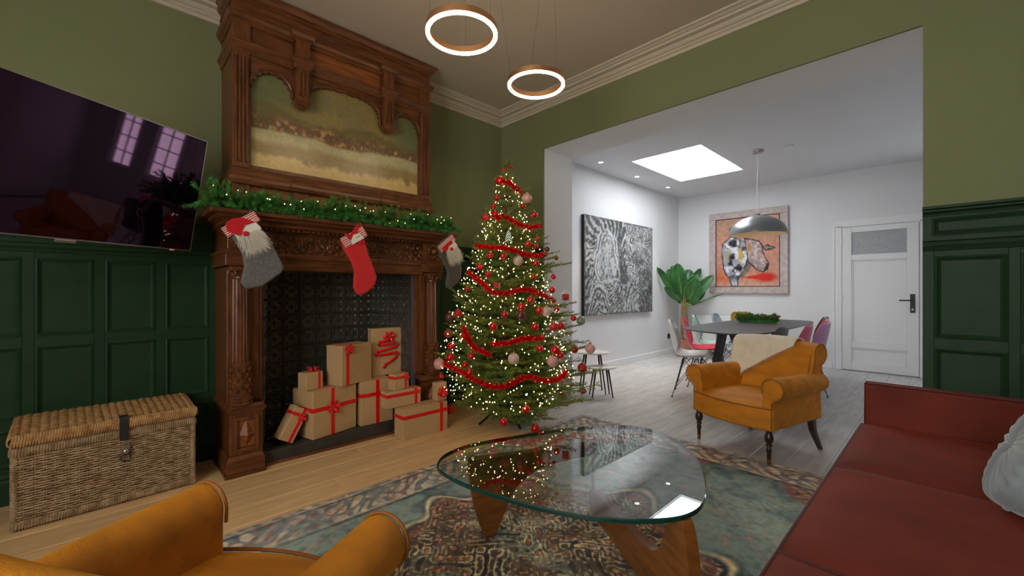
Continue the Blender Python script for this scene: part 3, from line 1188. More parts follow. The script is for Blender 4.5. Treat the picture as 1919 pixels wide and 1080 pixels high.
obox('carcass', M['wood_v'], OM0 + .003, OM1 - .003, OY + .045, WY - .002, 1.641, 3.095)
obox('base_board', M['wood_h'], OM0, OM1, OY, OY + .045, 1.64, 1.84)
for a, b in ((OM0 + .13, OM0 + .34), (OM0 + .45, OM1 - .45), (OM1 - .34, OM1 - .13)):
    obox('base_panel', M['wood_panel'], a, b, OY - .006, OY, 1.70, 1.815)
for a in (OM0 - .006, XC - .375, XC + .285, OM1 - .092):
    obox('base_block', M['wood_v'], a, a + .098, OY - .014, OY + .01, 1.64, 1.84)
omould('base_moulding', OM0, OM1, OY, [(0, 1.835), (.028, 1.84), (.032, 1.852), (.022, 1.866), (.02, 1.885), (.012, 1.90), (.014, 1.918), (.006, 1.935), (0, 1.95)])
for a in (XC - .375, XC + .285):
    q = omould('moulding_block', a, a + .098, OY - .012, [(0, 1.835), (.028, 1.84), (.032, 1.852), (.022, 1.866), (.02, 1.885), (.012, 1.90), (.014, 1.918), (.006, 1.935), (0, 1.95)], yb=OY + .02)


def pilaster(xa, xb, z0, z1, nfl, y=OY):
    p_ = obox('pilaster', M['wood_v'], xa, xb, y - .008, y + .045, z0, z1)
    wd_ = (xb - xa)
    for i in range(nfl):
        c = xa + wd_ * (i + .75) / (nfl + .5) - XC
        MB().lathe([(.0, z0 + .03 - 1.64), (.0085, z0 + .036 - 1.64), (.0085, z1 - .036 - 1.64), (.0, z1 - .03 - 1.64)], 6, Matrix.Translation((c, y - .010 - 3.10, 0)), caps=False).build('reed', M['wood_v'], p_, smooth=True)
    return p_


pilaster(OM0, OM0 + .094, 1.95, 2.70, 4)
pilaster(OM1 - .094, OM1, 1.95, 2.70, 4)
# arch board with scalloped edges
PZ, AZ = 2.455, 2.70


def arch_pts(xa, xb, zs, za, n, flat=0.0):
    """edge from (xa,zs) over the crown za to (xb,zs), with little cusps"""
    out = []
    cx, hw = (xa + xb) / 2, (xb - xa) / 2
    N = n * 4
    for k in range(N + 1):
        t = PI * (1 - k / N)
        ex = 2.0 + flat
        ct, s_ = math.cos(t), math.sin(t)
        x = cx + hw * math.copysign(abs(ct) ** (2 / ex), ct)
        z = zs + (za - zs) * abs(s_) ** (2 / ex)
        cu = .011 * (1 - abs(((k / 4.0) % 1.0) * 2 - 1))
        nx_, nz_ = ct, s_
        out.append((x - nx_ * cu, z - nz_ * cu))
    return out


pend = [(XC - .375, XC - .277), (XC + .277, XC + .375)]
A1 = (OM0 + .094, pend[0][0])
A2 = (pend[0][1], pend[1][0])
A3 = (pend[1][1], OM1 - .094)
poly = [(OM0 + .094, AZ + .06)]
poly += arch_pts(A1[0] + .012, A1[1] - .004, 2.49, 2.625, 9)
poly += arch_pts(A2[0] + .004, A2[1] - .004, 2.47, 2.655, 18, 1.2)
poly += arch_pts(A3[0] + .004, A3[1] - .012, 2.49, 2.625, 9)
poly += [(OM1 - .094, AZ + .06)]
MB().prism([(x - XC, z - 1.64) for x, z in poly], OY + .006 - 3.10, OY + .04 - 3.10, 'y').build('arch_board', M['wood_h'], om)
for (a, b), zs, za, fl_ in ((A1, 2.49, 2.63, 0), (A2, 2.47, 2.66, 1.2), (A3, 2.49, 2.63, 0)):
    pts = []
    for k in range(25):
        t = PI * (1 - k / 24)
        ex = 2 + fl_
        pts.append(((a + b) / 2 - XC + ((b - a) / 2 - .004) * math.copysign(abs(math.cos(t)) ** (2 / ex), math.cos(t)), OY - 3.10 + .004, zs - 1.64 + .012 + (za - zs) * abs(math.sin(t)) ** (2 / ex)))
    MB().tube(pts, .008, 6).build('arch_moulding', M['wood_carved'], om, smooth=True)
for a, b in pend:
    q = pilaster(a + .006, b - .006, 2.47, 2.70, 3, OY - .045)
    MB().frustum(a - XC - .004, b - XC + .004, OY - .062 - 3.10, OY + .03 - 3.10, 2.47 - 1.64, 2.446 - 1.64, .012).build('pendant_foot', M['wood_h'], om)
    MB().frustum(a - XC + .012, b - XC - .012, OY - .046 - 3.10, OY + .02 - 3.10, 2.446 - 1.64, 2.425 - 1.64, .018).build('pendant_drop', M['wood_h'], om)
    obox('frieze_block', M['wood_v'], a + .004, b - .004, OY - .052, OY + .04, 2.775, 2.89)
    omould('capital_block', a, b, OY - .045, [(0, 2.695), (.006, 2.70), (.006, 2.72), (.014, 2.735), (.022, 2.75), (.022, 2.765), (0, 2.775)], yb=OY + .03)
    omould('cornice_block', a, b, OY - .045, [(0, 2.882), (.008, 2.888), (.008, 2.90), (.02, 2.91), (.028, 2.93), (.028, 2.945), (0, 2.95)], yb=OY + .03)
omould('capital_moulding', OM0, OM1, OY, [(0, 2.695), (.006, 2.70), (.006, 2.72), (.014, 2.735), (.022, 2.75), (.022, 2.765), (0, 2.775)])
for a, b, mm in ((OM0 + .10, pend[0][0], 'wood_h'), (pend[0][1], pend[1][0], 'wood_panel'), (pend[1][1], OM1 - .10, 'wood_h')):
    obox('frieze_panel', M[mm], a, b, OY + .01, OY + .05, 2.77, 2.89, bevel=0)
for a in (OM0, OM1 - .10):
    obox('frieze_block', M['wood_v'], a, a + .10, OY - .006, OY + .05, 2.775, 2.89)
omould('cornice_moulding', OM0, OM1, OY, [(0, 2.882), (.008, 2.888), (.008, 2.90), (.02, 2.91), (.028, 2.93), (.028, 2.945), (0, 2.95)])
obox('attic_board', M['wood_h'], OM0, OM1, OY, OY + .05, 2.95, 3.05)
omould('crown_moulding', OM0, OM1, OY, [(0, 3.035), (.010, 3.04), (.010, 3.05), (.028, 3.062), (.042, 3.085), (.05, 3.092), (.05, 3.108), (0, 3.112)])
# the painting: a plain soft landscape of bands and blots in the same tones
def om_paint(U, V):
    """generic faded mural: olive upper ground, brown middle, a blurred band of muted colour blots, pale ochre foreground"""
    n1, n2, n3 = fbm(U, V, 5, 1, 4, 1.8), fbm(U, V, 14, 5, 3, 1.8), fbm(U, V, 9, 9, 3, 1.8)
    hz = .40 + .07 * (n1 - .5) + .02 * np.sin(U * 9)
    c = np.empty(U.shape + (3,))
    c[:] = (.44, .41, .27)
    c = mixc(c, (.50, .42, .24), (n1 - .35) * 2.2)
    c = mixc(c, (.34, .37, .25), (np.abs(U - .5) * 2 - .45) * 2.4)
    hill = np.clip((.60 + .05 * np.sin(U * 11 + 1) + .10 * (n2 - .5) - V) * 22, 0, 1)
    c = mixc(c, (.36, .31, .19), hill * .8)
    blot = np.clip((.52 + .10 * (n3 - .5) - V) * 20, 0, 1) * np.clip((V - hz + .02) * 30, 0, 1)
    k = fbm(U, V, 22, 33, 2, 2.2)
    for lo, col in ((.30, (.30, .24, .17)), (.42, (.46, .26, .16)), (.52, (.30, .32, .27)), (.60, (.58, .38, .22)), (.68, (.60, .50, .34))):
        c = mixc(c, col, blot * np.clip((k - lo) * 14, 0, 1) * .85)
    fgd = np.clip((hz - V) * 40, 0, 1)
    c = mixc(c, (.60, .56, .42), fgd)
    c = mixc(c, (.50, .42, .28), fgd * np.clip((.30 + .06 * (n1 - .5) - V) * 18, 0, 1))
    c = mixc(c, (.68, .58, .38), fgd * np.clip((.17 + .10 * (n2 - .5) - V) * 20, 0, 1))
    return c * (1.05 + .14 * n2)[..., None]


PX0, PX1, PZ0, PZ1 = OM0 + .09, OM1 - .09, 1.96, 2.70
painted('painted_panel', 200, 110, lambda U, V: (PX0 - XC + (PX1 - PX0) * U, np.full(U.shape, OY + .03 - 3.10), PZ0 - 1.64 + (PZ1 - PZ0) * V), om_paint, M['panel_art'], om)
fr = MB()
fr.box(PX0 - XC, PX1 - XC, OY + .012 - 3.10, OY + .04 - 3.10, 1.95 - 1.64, 1.978 - 1.64)
fr.box(PX0 - XC, PX0 + .016 - XC, OY + .012 - 3.10, OY + .04 - 3.10, 1.978 - 1.64, 2.49 - 1.64)
fr.box(PX1 - .016 - XC, PX1 - XC, OY + .012 - 3.10, OY + .04 - 3.10, 1.978 - 1.64, 2.49 - 1.64)
fr.build('painting_fillet', M['wood_carved'], om, bevel=.003)

# ------------------------------------------------------------------ garland on the mantel
def needles(P, D, n_per, L, W, spread, rs):
    """P: (k,3) points, D: (k,3) unit directions -> V,F of thin triangles"""
    k = len(P)
    P = np.repeat(P, n_per, 0)
    D = np.repeat(D, n_per, 0)
    R = rs.normal(size=P.shape)
    R -= D * (R * D).sum(1, keepdims=True)
    R /= np.linalg.norm(R, axis=1, keepdims=True) + 1e-9
    a = rs.uniform(spread[0], spread[1], (len(P), 1))
    Q = D * np.cos(a) + R * np.sin(a)
    side = np.cross(Q, rs.normal(size=P.shape))
    side /= np.linalg.norm(side, axis=1, keepdims=True) + 1e-9
    l = L * rs.uniform(.75, 1.2, (len(P), 1))
    V = np.stack([P - side * W, P + side * W, P + Q * l], 1).reshape(-1, 3)
    return V


def tri_obj(name, Vs, m, parent):
    V = np.concatenate(Vs)
    F = np.arange(len(V)).reshape(-1, 3)
    return big_mesh(name, V, F, m, parent)


gl = thing('mantel_garland', 'bushy green fir garland with warm fairy lights lying along the mantel shelf', 'garland', (XC, 3.05, 1.64))
rs = np.random.RandomState(5)
Vs, tw = [], MB()
bulbs = MB()
spine = []
for i in range(60):
    t = i / 59
    x = -.90 + 1.80 * t
    z = .045 + .012 * math.sin(t * 17) + .008 * math.sin(t * 41)
    if t > .93:
        z += .02
    spine.append((x, -.015 + .015 * math.sin(t * 13), z))
tw.tube(spine, .006, 5)
sp = np.array(spine)
for i in range(620):
    t = rs.rand()
    k = t * 58
    a = int(k)
    p0 = sp[a] + (sp[a + 1] - sp[a]) * (k - a)
    g = rs.uniform(-1.7, PI + 1.7)
    d = np.array([rs.uniform(-.9, .9), -math.cos(g) * 1.0, max(math.sin(g), -.28) * 1.05])
    d /= np.linalg.norm(d)
    ln = rs.uniform(.06, .135) * (1.0 + .25 * math.sin(t * 31))
    n = 16
    pts = p0 + d * np.linspace(.01, ln, n)[:, None]
    pts[:, 2] = np.maximum(pts[:, 2], .012)
    back = 3.175 - 3.05 - .012
    pts[:, 1] = np.minimum(pts[:, 1], back)
    Vs.append(needles(pts, np.repeat(d[None], n, 0), 8, .027, .0016, (.35, 1.1), rs))
for i in range(120):            # some sprigs hang over the front edge of the shelf
    x = rs.uniform(-.9, .9)
    d = np.array([rs.uniform(-.4, .4), -.8, -.45])
    d /= np.linalg.norm(d)
    n = 12
    pts = np.array([x, -.075, .04]) + d * np.linspace(.0, rs.uniform(.04, .075), n)[:, None]
    Vs.append(needles(pts, np.repeat(d[None], n, 0), 7, .024, .0013, (.35, 1.1), rs))
V = np.concatenate(Vs)
V[:, 1] = np.minimum(V[:, 1], .118)
tri_obj('fir_needles', [V], M['garland_needle'], gl)['kind'] = 'stuff'
tw.build('wire_stem', M['bark'], gl)
for i in range(34):
    k = (i + rs.rand()) / 34 * 58
    a = int(k)
    p0 = sp[a] + (sp[a + 1] - sp[a]) * (k - a)
    g = rs.uniform(-.2, 1.9)
    bulbs.sphere((p0[0], p0[1] - math.cos(g) * .095, p0[2] + math.sin(g) * .085), .0036, 6, 4)
bulbs.build('fairy_lights', M['bulb_garland'], gl, kind='stuff')

# ------------------------------------------------------------------ stockings on the mantel edge
def stocking(label, pts, felt, kind):
    x0, z0 = pts[0]
    cx = sum(p[0] for p in pts) / len(pts)
    r = thing('christmas_stocking', label, 'stocking', (cx, 2.915, 1.62))
    L = [(x - cx, z - 1.62) for x, z in pts]
    MB().prism(L, -.020, .014, 'y').build('sock', M[felt], r, bevel=.014, seg=3, smooth=True, auto=60)
    return r, L, cx


def quad_part(name, poly, y, t, m, r, bevel=.002):
    return MB().prism(poly, y - t, y, 'y').build(name, M[m], r, bevel=bevel)


def cuff(r, L, ia, ib, depth, y=-.020, skip=None):
    """striped knitted cuff along the top edge L[ia]->L[ib]"""
    a, b = Vector((L[ia][0], 0, L[ia][1])), Vector((L[ib][0], 0, L[ib][1]))
    e = (b - a).normalized()
    n = Vector((e.z, 0, -e.x))
    if n.z > 0:
        n = -n
    W = (b - a).length
    q = lambda s, d: ((a + e * s + n * d).x, (a + e * s + n * d).z)
    c = quad_part('cuff', [q(-.004, 0), q(W + .004, 0), q(W + .004, depth), q(-.004, depth)], y, .006, 'felt_white', r)
    k = 5
    for i in range(k):
        d0 = depth * (i + .25) / k
        quad_part('stripe', [q(-.0045, d0), q(W + .0045, d0), q(W + .0045, d0 + depth / k * .45), q(-.0045, d0 + depth / k * .45)], y - .006, .0015, 'felt_crimson', c, 0)
    return q, W


def beard(r, cx_, cz, w_, h_, ang, seed):
    rs_ = np.random.RandomState(seed)
    n = 900
    s_ = rs_.uniform(-1, 1, n)
    t = rs_.uniform(0, .55, n)
    ca, sa = math.cos(ang), math.sin(ang)
    x = s_ * w_ * (1 - t * .5)
    z = -t * h_
    base = np.stack([cx_ + x * ca - z * sa, np.full(n, -.034) - rs_.uniform(0, .012, n), cz + x * sa + z * ca], 1)
    d = np.stack([s_ * .35 + rs_.normal(0, .25, n), rs_.normal(-.15, .25, n), -np.ones(n)], 1)
    d = np.stack([d[:, 0] * ca - d[:, 2] * sa, d[:, 1], d[:, 0] * sa + d[:, 2] * ca], 1)
    d /= np.linalg.norm(d, axis=1, keepdims=True)
    ln = h_ * rs_.uniform(.3, .6, n)[:, None]
    sd = np.cross(d, [0, 1, 0])
    V = np.stack([base - sd * .0016, base + sd * .0016, base + d * ln], 1).reshape(-1, 3)
    o = tri_obj('beard', [V], M['fur'], r)
    o['kind'] = 'stuff'
    return o


S1 = [(0.474, 1.509), (0.543, 1.564), (0.633, 1.623), (0.658, 1.569), (0.733, 1.455), (0.806, 1.299), (0.79, 1.261), (0.69, 1.179), (0.607, 1.16), (0.571, 1.197), (0.591, 1.291), (0.58, 1.372), (0.527, 1.469)]
S2 = [(1.157, 1.508), (1.225, 1.55), (1.306, 1.604), (1.325, 1.533), (1.362, 1.407), (1.398, 1.327), (1.427, 1.252), (1.413, 1.197), (1.362, 1.142), (1.306, 1.116), (1.273, 1.129), (1.252, 1.176), (1.256, 1.248), (1.259, 1.295), (1.233, 1.36), (1.186, 1.435)]
S3 = [(1.95, 1.509), (2.009, 1.571), (2.084, 1.619), (2.11, 1.579), (2.149, 1.478), (2.199, 1.343), (2.189, 1.261), (2.14, 1.205), (2.084, 1.164), (2.046, 1.172), (2.038, 1.212), (2.056, 1.298), (2.021, 1.372), (1.977, 1.443)]
for lab, P_, felt, k in (('large grey felt stocking with long white beard hanging at the left end of the mantel', S1, 'felt_grey', 0),
                         ('bright red felt stocking with striped cuff hanging at the middle of the mantel', S2, 'felt_red', 1),
                         ('smaller dark grey bearded stocking hanging at the mantel end beside the tree', S3, 'felt_dark', 2)):
    r, L, cx = stocking(lab, P_, felt, k)
    q, W = cuff(r, L, 0, 2, .060 if k != 1 else .072)
    # loop over the shelf edge
    tx, tz = L[2]
    MB().tube([(tx - .012, 0, tz - .012), (tx - .006, .012, tz + .012), (tx, .03, .024), (tx + .01, .06, .026), (tx + .014, .03, .024), (tx + .006, .004, tz + .01), (tx + .002, 0, tz - .012)], .0035, 6).build('hanging_loop', M[felt if k == 1 else 'felt_grey'], r, smooth=True)
    if k == 0:
        quad_part('face_patch', [q(.035, .045), q(W - .03, .035), q(W - .02, .10), q(W * .5, .15), q(.03, .10)], -.024, .006, 'felt_white', r)
        hat = quad_part('hat', [q(.03, -.012), q(W * .40, -.02), q(W * .62, .0), q(W * .86, .055), q(W * .55, .045), q(W * .40, .065), q(W * .30, .098), q(.012, .03)], -.030, .006, 'felt_crimson', r)
        nx, nz = q(W * .42, .088)
        MB().sphere((nx, -.045, nz), .016, 12, 8, sc=(1, .8, 1)).build('nose', M['felt_crimson'], r, smooth=True)
        bx_, bz_ = q(W * .52, .085)
        beard(r, bx_, bz_, .062, .15, .45, 3)
    elif k == 2:
        quad_part('face_patch', [q(.03, .04), q(W - .02, .04), q(W - .01, .10), q(W * .5, .16), q(.03, .10)], -.024, .006, 'felt_white', r)
        quad_part('hat', [q(.015, .03), q(W * .75, .03), q(W * .80, .055), q(W * .45, .055), q(W * .18, .095)], -.030, .006, 'felt_crimson', r)
        nx, nz = q(W * .48, .085)
        MB().sphere((nx, -.045, nz), .015, 12, 8, sc=(1, .8, 1)).build('nose', M['felt_crimson'], r, smooth=True)
        bx_, bz_ = q(W * .55, .085)
        beard(r, bx_, bz_, .06, .15, .30, 4)
    else:
        fp_ = quad_part('face_patch', [q(.045, .075), q(.055, .03), q(W * .45, .014), q(W - .045, .03), q(W - .03, .075)], -.024, .008, 'felt_white', r)
        quad_part('hat', [q(.03, -.025), q(W * .4, .005), q(W - .02, -.035), q(W - .05, .022), q(W * .5, .018), q(.05, .045)], -.026, .008, 'felt_crimson', r)
        for dx in (.0, .018):
            ex, ez = q(W * .55 + dx, .045)
            MB().sphere((ex, -.034, ez), .0035, 8, 6, sc=(.7, .6, 1.8)).build('eye', M['black'], fp_, smooth=True)
        nx, nz = q(W * .58, .088)
        MB().sphere((nx, -.030, nz), .015, 10, 6, sc=(1, .8, 1)).build('nose', M['felt_crimson'], r, smooth=True)

# ------------------------------------------------------------------ presents
def bow_mesh(mb, c, R, nx, up, w_=.02, loops=4, seed=0):
    """loops of ribbon about c; nx = outward normal, up = in-plane up"""
    nrm, u = Vector(nx).normalized(), Vector(up).normalized()
    v_ = nrm.cross(u)
    c = Vector(c)
    rr = random.Random(seed)
    for k in range(loops):
        a = 2 * PI * (k + rr.uniform(-.15, .15)) / loops + .5
        d = u * math.sin(a) + v_ * math.cos(a)
        p = nrm.cross(d)
        vs = []
        N = 12
        for i in range(N + 1):
            t = i / N
            rad = R * math.sin(PI * t)
            h = .004 + R * .42 * (math.sin(PI * t) ** .7) * (1 if t < .5 else .15) + (.3 * R * (1 - t) if t < .5 else 0) * math.sin(PI * t)
            wv = w_ / 2 * (.55 + .45 * math.sin(PI * t))
            q = c + d * rad + nrm * h
            vs += [tuple(q - p * wv), tuple(q + p * wv)]
        mb.add(vs, [(2 * i, 2 * i + 1, 2 * i + 3, 2 * i + 2) for i in range(N)])
    for sg in (-1, 1):
        d = (u * -.7 + v_ * sg * .8).normalized()
        p = nrm.cross(d)
        vs = []
        for i in range(6):
            q = c + d * (R * 1.1 * i / 5) + nrm * (.004 + .006 * math.sin(i * 1.3))
            vs += [tuple(q - p * w_ / 2), tuple(q + p * w_ / 2)]
        mb.add(vs, [(2 * i, 2 * i + 1, 2 * i + 3, 2 * i + 2) for i in range(5)])
    mb.sphere(c + nrm * .008, w_ * .55, 8, 6)


def gift(label, loc, rz, w_, d, h, vert=(), horiz=(), rw=.024, bow=None, lean=None, bowR=.03, folds=True):
    """local box: x 0..w, y 0..d (front y=0), z 0..h"""
    r = thing('present', label, 'present', loc, rz)
    if lean:
        r.rotation_euler = (lean[0], lean[1], rz)
    MB().box(0, w_, 0, d, 0, h).build('box', M['kraft'], r, bevel=.005, seg=2)
    if folds:        # folded paper flaps at the ends
        for s, x in ((-1, 0), (1, w_)):
            mb = MB()
            xx = x + s * .0012
            mb.add([(xx, .004, .004), (xx, d - .004, .004), (xx, d / 2, h * .42), (x, .004, .004), (x, d - .004, .004), (x, d / 2, h * .42)],
                   [(0, 1, 2), (0, 3, 4, 1), (1, 4, 5, 2), (2, 5, 3, 0)])
            mb.build('paper_flap', M['kraft'], r)
    e = .0018
    for x in vert:
        MB().box(x - rw / 2, x + rw / 2, -e, d + e, .0004, h + e).build('ribbon', M['ribbon'], r, bevel=.0006, seg=1)
    for z in horiz:
        MB().box(-e, w_ + e, -e * 1.3, d + e * 1.3, z - rw / 2, z + rw / 2).build('ribbon', M['ribbon'], r, bevel=.0006, seg=1)
    if bow:
        mb = MB()
        bow_mesh(mb, bow[0], bowR, bow[1], bow[2], rw * .9, bow[3] if len(bow) > 3 else 4, seed=int(w_ * 1000))
        mb.build('bow', M['ribbon'], r, solid=.0012, smooth=True)
    return r


HZ = .0925
gift('small present leaning against the largest present, nearest the left jamb', (.836, 3.135, HZ + .053), math.radians(8), .105, .09, .235, (.075,), (.185,), .022,
     ((.075, -.002, .172), (0, -1, 0), (0, 0, 1), 5), (0, math.radians(30), math.radians(8)), .028)
gift('largest present, with a cross of red ribbon and a bow on its front', (1.048, 3.110, HZ), math.radians(14), .362, .25, .34, (.158,), (.205,), .03,
     ((.158, -.003, .205), (0, -1, 0), (0, 0, 1), 5), None, .045)
gift('upright present with crossed ribbons standing right of the largest one', (1.425, 3.165, HZ), math.radians(0), .27, .22, .345, (.135,), (.235,), .03)
gift('present with one vertical ribbon and small bow, stacked tilted on the largest present', (1.262, 3.133, HZ + .341), math.radians(20), .30, .165, .302, (.055,), (), .03,
     ((.062, -.003, .275), (0, -1, 0), (.5, 0, 1), 4), None, .035)
tp = gift('tall present with red ribbon folded into a tree shape, at the back of the pile', (1.575, 3.300, HZ + .346), 0, .27, .075, .395, (), (), .03)
zz = [(.135, .36), (.105, .315), (.19, .325), (.20, .30), (.07, .285), (.055, .255), (.225, .265), (.235, .235), (.05, .205), (.03, .175), (.235, .18), (.23, .15), (.12, .09), (.10, .06)]
mb = MB()
for i in range(len(zz) - 1):
    a, b = Vector((zz[i][0], 0, zz[i][1])), Vector((zz[i + 1][0], 0, zz[i + 1][1]))
    e = (b - a)
    L_ = max(e.length, 1e-6)
    e /= L_
    n = Vector((-e.z, 0, e.x)) * .013
    vs = []
    for k in range(7):
        t = k / 6
        p_ = a + e * L_ * t
        y = -.0025 - .010 * math.sin(PI * t) - (.003 if i % 2 else 0)
        vs += [(p_.x - n.x, y, p_.z - n.z), (p_.x + n.x, y, p_.z + n.z)]
    mb.add(vs, [(2 * k, 2 * k + 1, 2 * k + 3, 2 * k + 2) for k in range(6)])
bow_mesh(mb, (.155, -.004, .325), .04, (0, -1, 0), (0, 0, 1), .026, 5, 3)
mb.build('ribbon_tree', M['ribbon'], tp, solid=.0012, smooth=True)
gift('tiny cube present with a bow on top, left end of the largest present', (1.022, 3.175, HZ + .341), math.radians(14), .135, .10, .125, (.105,), (), .02,
     ((.085, .05, .126), (0, 0, 1), (0, 1, 0), 6), None, .042)
gift('long slim present with ribbon lying on the big floor present', (1.545, 2.985, .2385), math.radians(0), .30, .10, .128, (.255,), (.095,), .026)
gift('small square present with ribbon stacked on the long slim one', (1.615, 2.995, .3675), math.radians(6), .135, .085, .125, (.105,), (.098,), .022,
     ((.110, -.002, .100), (0, -1, 0), (0, 0, 1), 4), None, .02)
gift('big present on the oak floor in front of the hearth', (1.632, 2.885, 0), 0, .405, .145, .2365, (.345,), (.172,), .028)
gift('small present with a starry ribbon bow, standing on the big floor present', (1.955, 2.92, .2385), 0, .10, .07, .150, (), (), .02,
     ((.05, -.002, .075), (0, -1, 0), (.4, 0, 1), 7), None, .045)

# ------------------------------------------------------------------ wicker chest
ch = thing('wicker_chest', 'large woven wicker chest with black leather strap against the green panelling', 'chest', (-.325, 3.075, 0), math.radians(3.2))
CW, CD, CH = .705, .35, .395
MB().box(.008, CW - .008, .010, CD - .008, .004, CH).build('lining', M['wicker_dark'], ch)


def weave_sheet(length, z0, z1, pitch, rowh, seed):
    """strands along x woven round upright stakes, in the plane y=0"""
    mb = MB()
    r_ = random.Random(seed)
    ns = int(length / pitch)
    p_ = length / ns
    nr = int((z1 - z0) / rowh)
    for j in range(nr):
        z = z0 + (j + .5) * (z1 - z0) / nr
        pts = []
        for i in range(ns * 2 + 1):
            x = p_ * i / 2
            if i % 2:
                y = (.0042 if ((i // 2) + j) % 2 else -.0040)
            else:
                y = 0
            pts.append((x, y, z + r_.uniform(-.0012, .0012)))
        mb.tube(pts, rowh * .42, 5)
    for i in range(ns):
        x = p_ * (i + .5)
        mb.tube([(x - .004, 0, z0), (x - .004, 0, z1)], .0024, 4)
        mb.tube([(x + .004, 0, z0), (x + .004, 0, z1)], .0024, 4)
    return mb


fs = weave_sheet(CW - .03, .035, .352,   .036, .0118, 1)
fs.v = [(x + .015, y + .004, z) for x, y, z in fs.v]
fs.build('front_weave', M['wicker'], ch, smooth=True, kind='stuff')
for sx in (0, 1):
    ss = weave_sheet(CD - .03, .035, .352, .0285, .0108, 2 + sx)
    ss.v = [((CW - .003 + y) if sx else (.003 + y), x + .015, z) for x, y, z in ss.v]
    ss.build('side_weave', M['wicker'], ch, smooth=True, kind='stuff')
for x in (.008, CW - .008):
    for y in (.006, CD - .008):
        mb = MB()
        mb.tube([(x, y, 0.004), (x, y, CH)], .009, 8)
        for k in range(40):
            mb.tube([(x + .0105 * math.cos(g), y + .0105 * math.sin(g), .02 + k * .0092 + .003 * math.sin(g)) for g in np.linspace(0, 2 * PI, 9)[:-1]], .0036, 4, close=True)
        mb.build('corner_post', M['wicker'], ch, smooth=True)


def coil_rim(z0, z1, slant, pad=0.0):
    mb = MB()
    p_ = .0098
    per = [((-pad, -pad), (CW + pad, -pad)), ((CW + pad, -pad), (CW + pad, CD)), ((-pad, CD), (-pad, -pad))]
    for a, b in per:
        L_ = math.dist(a, b)
        n = int(L_ / p_)
        ux, uy = (b[0] - a[0]) / L_, (b[1] - a[1]) / L_
        nx, ny = uy, -ux
        for i in range(n):
            s_ = (i + .5) * L_ / n
            x, y = a[0] + ux * s_, a[1] + uy * s_
            mb.tube([(x + nx * -.006, y + ny * -.006, z0), (x + nx * .006, y + ny * .006, z0 + (z1 - z0) * .28), (x + ux * slant + nx * .006, y + uy * slant + ny * .006, z0 + (z1 - z0) * .72), (x + ux * slant - nx * .006, y + uy * slant - ny * .006, z1)], .0047, 5)
    return mb


coil_rim(.006, .04, .003).build('base_rim', M['wicker'], ch, smooth=True, kind='stuff')
coil_rim(.352, .396, .002).build('body_rim', M['wicker'], ch, smooth=True, kind='stuff')
lid = MB()


def lid_pt(u, v):
    z = .452 + .030 * math.sin(v * PI * .5)
    jx = int(u * 22)
    ph = (u * 22) * PI
    b = .0065 * abs(math.sin(ph)) * (1 if 0.02 < u < .98 else 0)
    row = v * 14
    b *= (.55 + .45 * abs(math.sin(row * PI + (PI / 2 if jx % 2 else 0))))
    return (-.006 + (CW + .012) * u, -.006 + (CD + .004) * v, z + b)


lid.grid(lid_pt, 154, 56)
lo = lid.build('lid_weave', M['wicker_rim'], ch, smooth=True)
MB().box(-.004, CW + .004, -.004, CD - .004, .402, .452).build('lid_board', M['wicker_dark'], ch)
coil_rim(.402, .458, .006, .005).build('lid_rim', M['wicker_rim'], ch, smooth=True, kind='stuff')
sp = MB()
sx0, sx1 = .375, .412
sp.prism([(.02, .474), (-.004, .470), (-.016, .455), (-.0185, .44), (-.0185, .345), (-.0145, .342), (-.0145, .438), (-.012, .452), (-.002, .465), (.02, .470)], sx0, sx1, 'x')
sp.build('strap', M['leather'], ch, bevel=.0015)
hs_ = MB().box(.386, .418, -.014, -.004, .292, .318).build('hasp_plate', M['steel'], ch, bevel=.002)
MB().sphere((.401, -.016, .282), .014, 12, 8, sc=(1, .6, 1)).build('rivet', M['steel'], hs_, smooth=True)
MB().box(.388, .414, -.013, -.004, .262, .292).build('tongue', M['leather'], ch, bevel=.003)
MB().tube([(.401 + .020 * math.cos(g), -.018, .252 + .022 * math.sin(g)) for g in np.linspace(0, 2 * PI, 19)[:-1]], .0032, 6, close=True).build('ring', M['black_metal'], ch, smooth=True)

# ------------------------------------------------------------------ television
tv = thing('television', 'large flat black television tilted down on a swivel arm above the wicker chest', 'tv')
a_ = Vector((.851, .525, 0)).normalized()
n_ = Vector((.525, -.851, 0)).normalized()
t_ = math.radians(11.4)
up_ = Vector((0, 0, 1)) * math.cos(t_) + n_ * math.sin(t_)
f_ = n_ * math.cos(t_) - Vector((0, 0, 1)) * math.sin(t_)
mt = Matrix.Identity(4)
for i, c in enumerate((a_, -f_, up_)):
    mt[0][i], mt[1][i], mt[2][i] = c
mt.translation = Vector((.374, 3.251, 1.394))
tv.matrix_world = mt
TW, TH = 1.21, .68
MB().box(-TW, 0, .004, .030, 0, TH).build('housing', M['black'], tv, bevel=.004)
MB().box(-TW + .006, -.006, 0.0, .005, .008, TH - .006).build('screen', M['tv_screen'], tv)
bz = MB()
bz.box(-TW, 0, -.001, .008, 0, .006)
bz.box(-TW, -TW + .004, -.001, .008, .006, TH)
bz.box(-.004, 0, -.001, .008, .006, TH)
bz.box(-TW + .004, -.004, -.001, .008, TH - .004, TH)
bz.build('bezel', M['tv_bezel'], tv)
MB().box(-TW / 2 - .04, -TW / 2 + .04, -.003, .01, -.014, 0).build('badge', M['tv_bezel'], tv, bevel=.002)
MB().box(-.12, -.10, -.0015, .008, -.004, .001).build('standby_light', emit('standby', (1, .05, .03), .5), tv)
MB().box(-TW / 2 - .3, -TW / 2 + .3, .03, .06, .08, .45).build('rear_cover', M['black'], tv, bevel=.01)
arm = MB()
inv = mt.inverted()
pc = inv @ Vector((-.05, 3.50, 1.70))
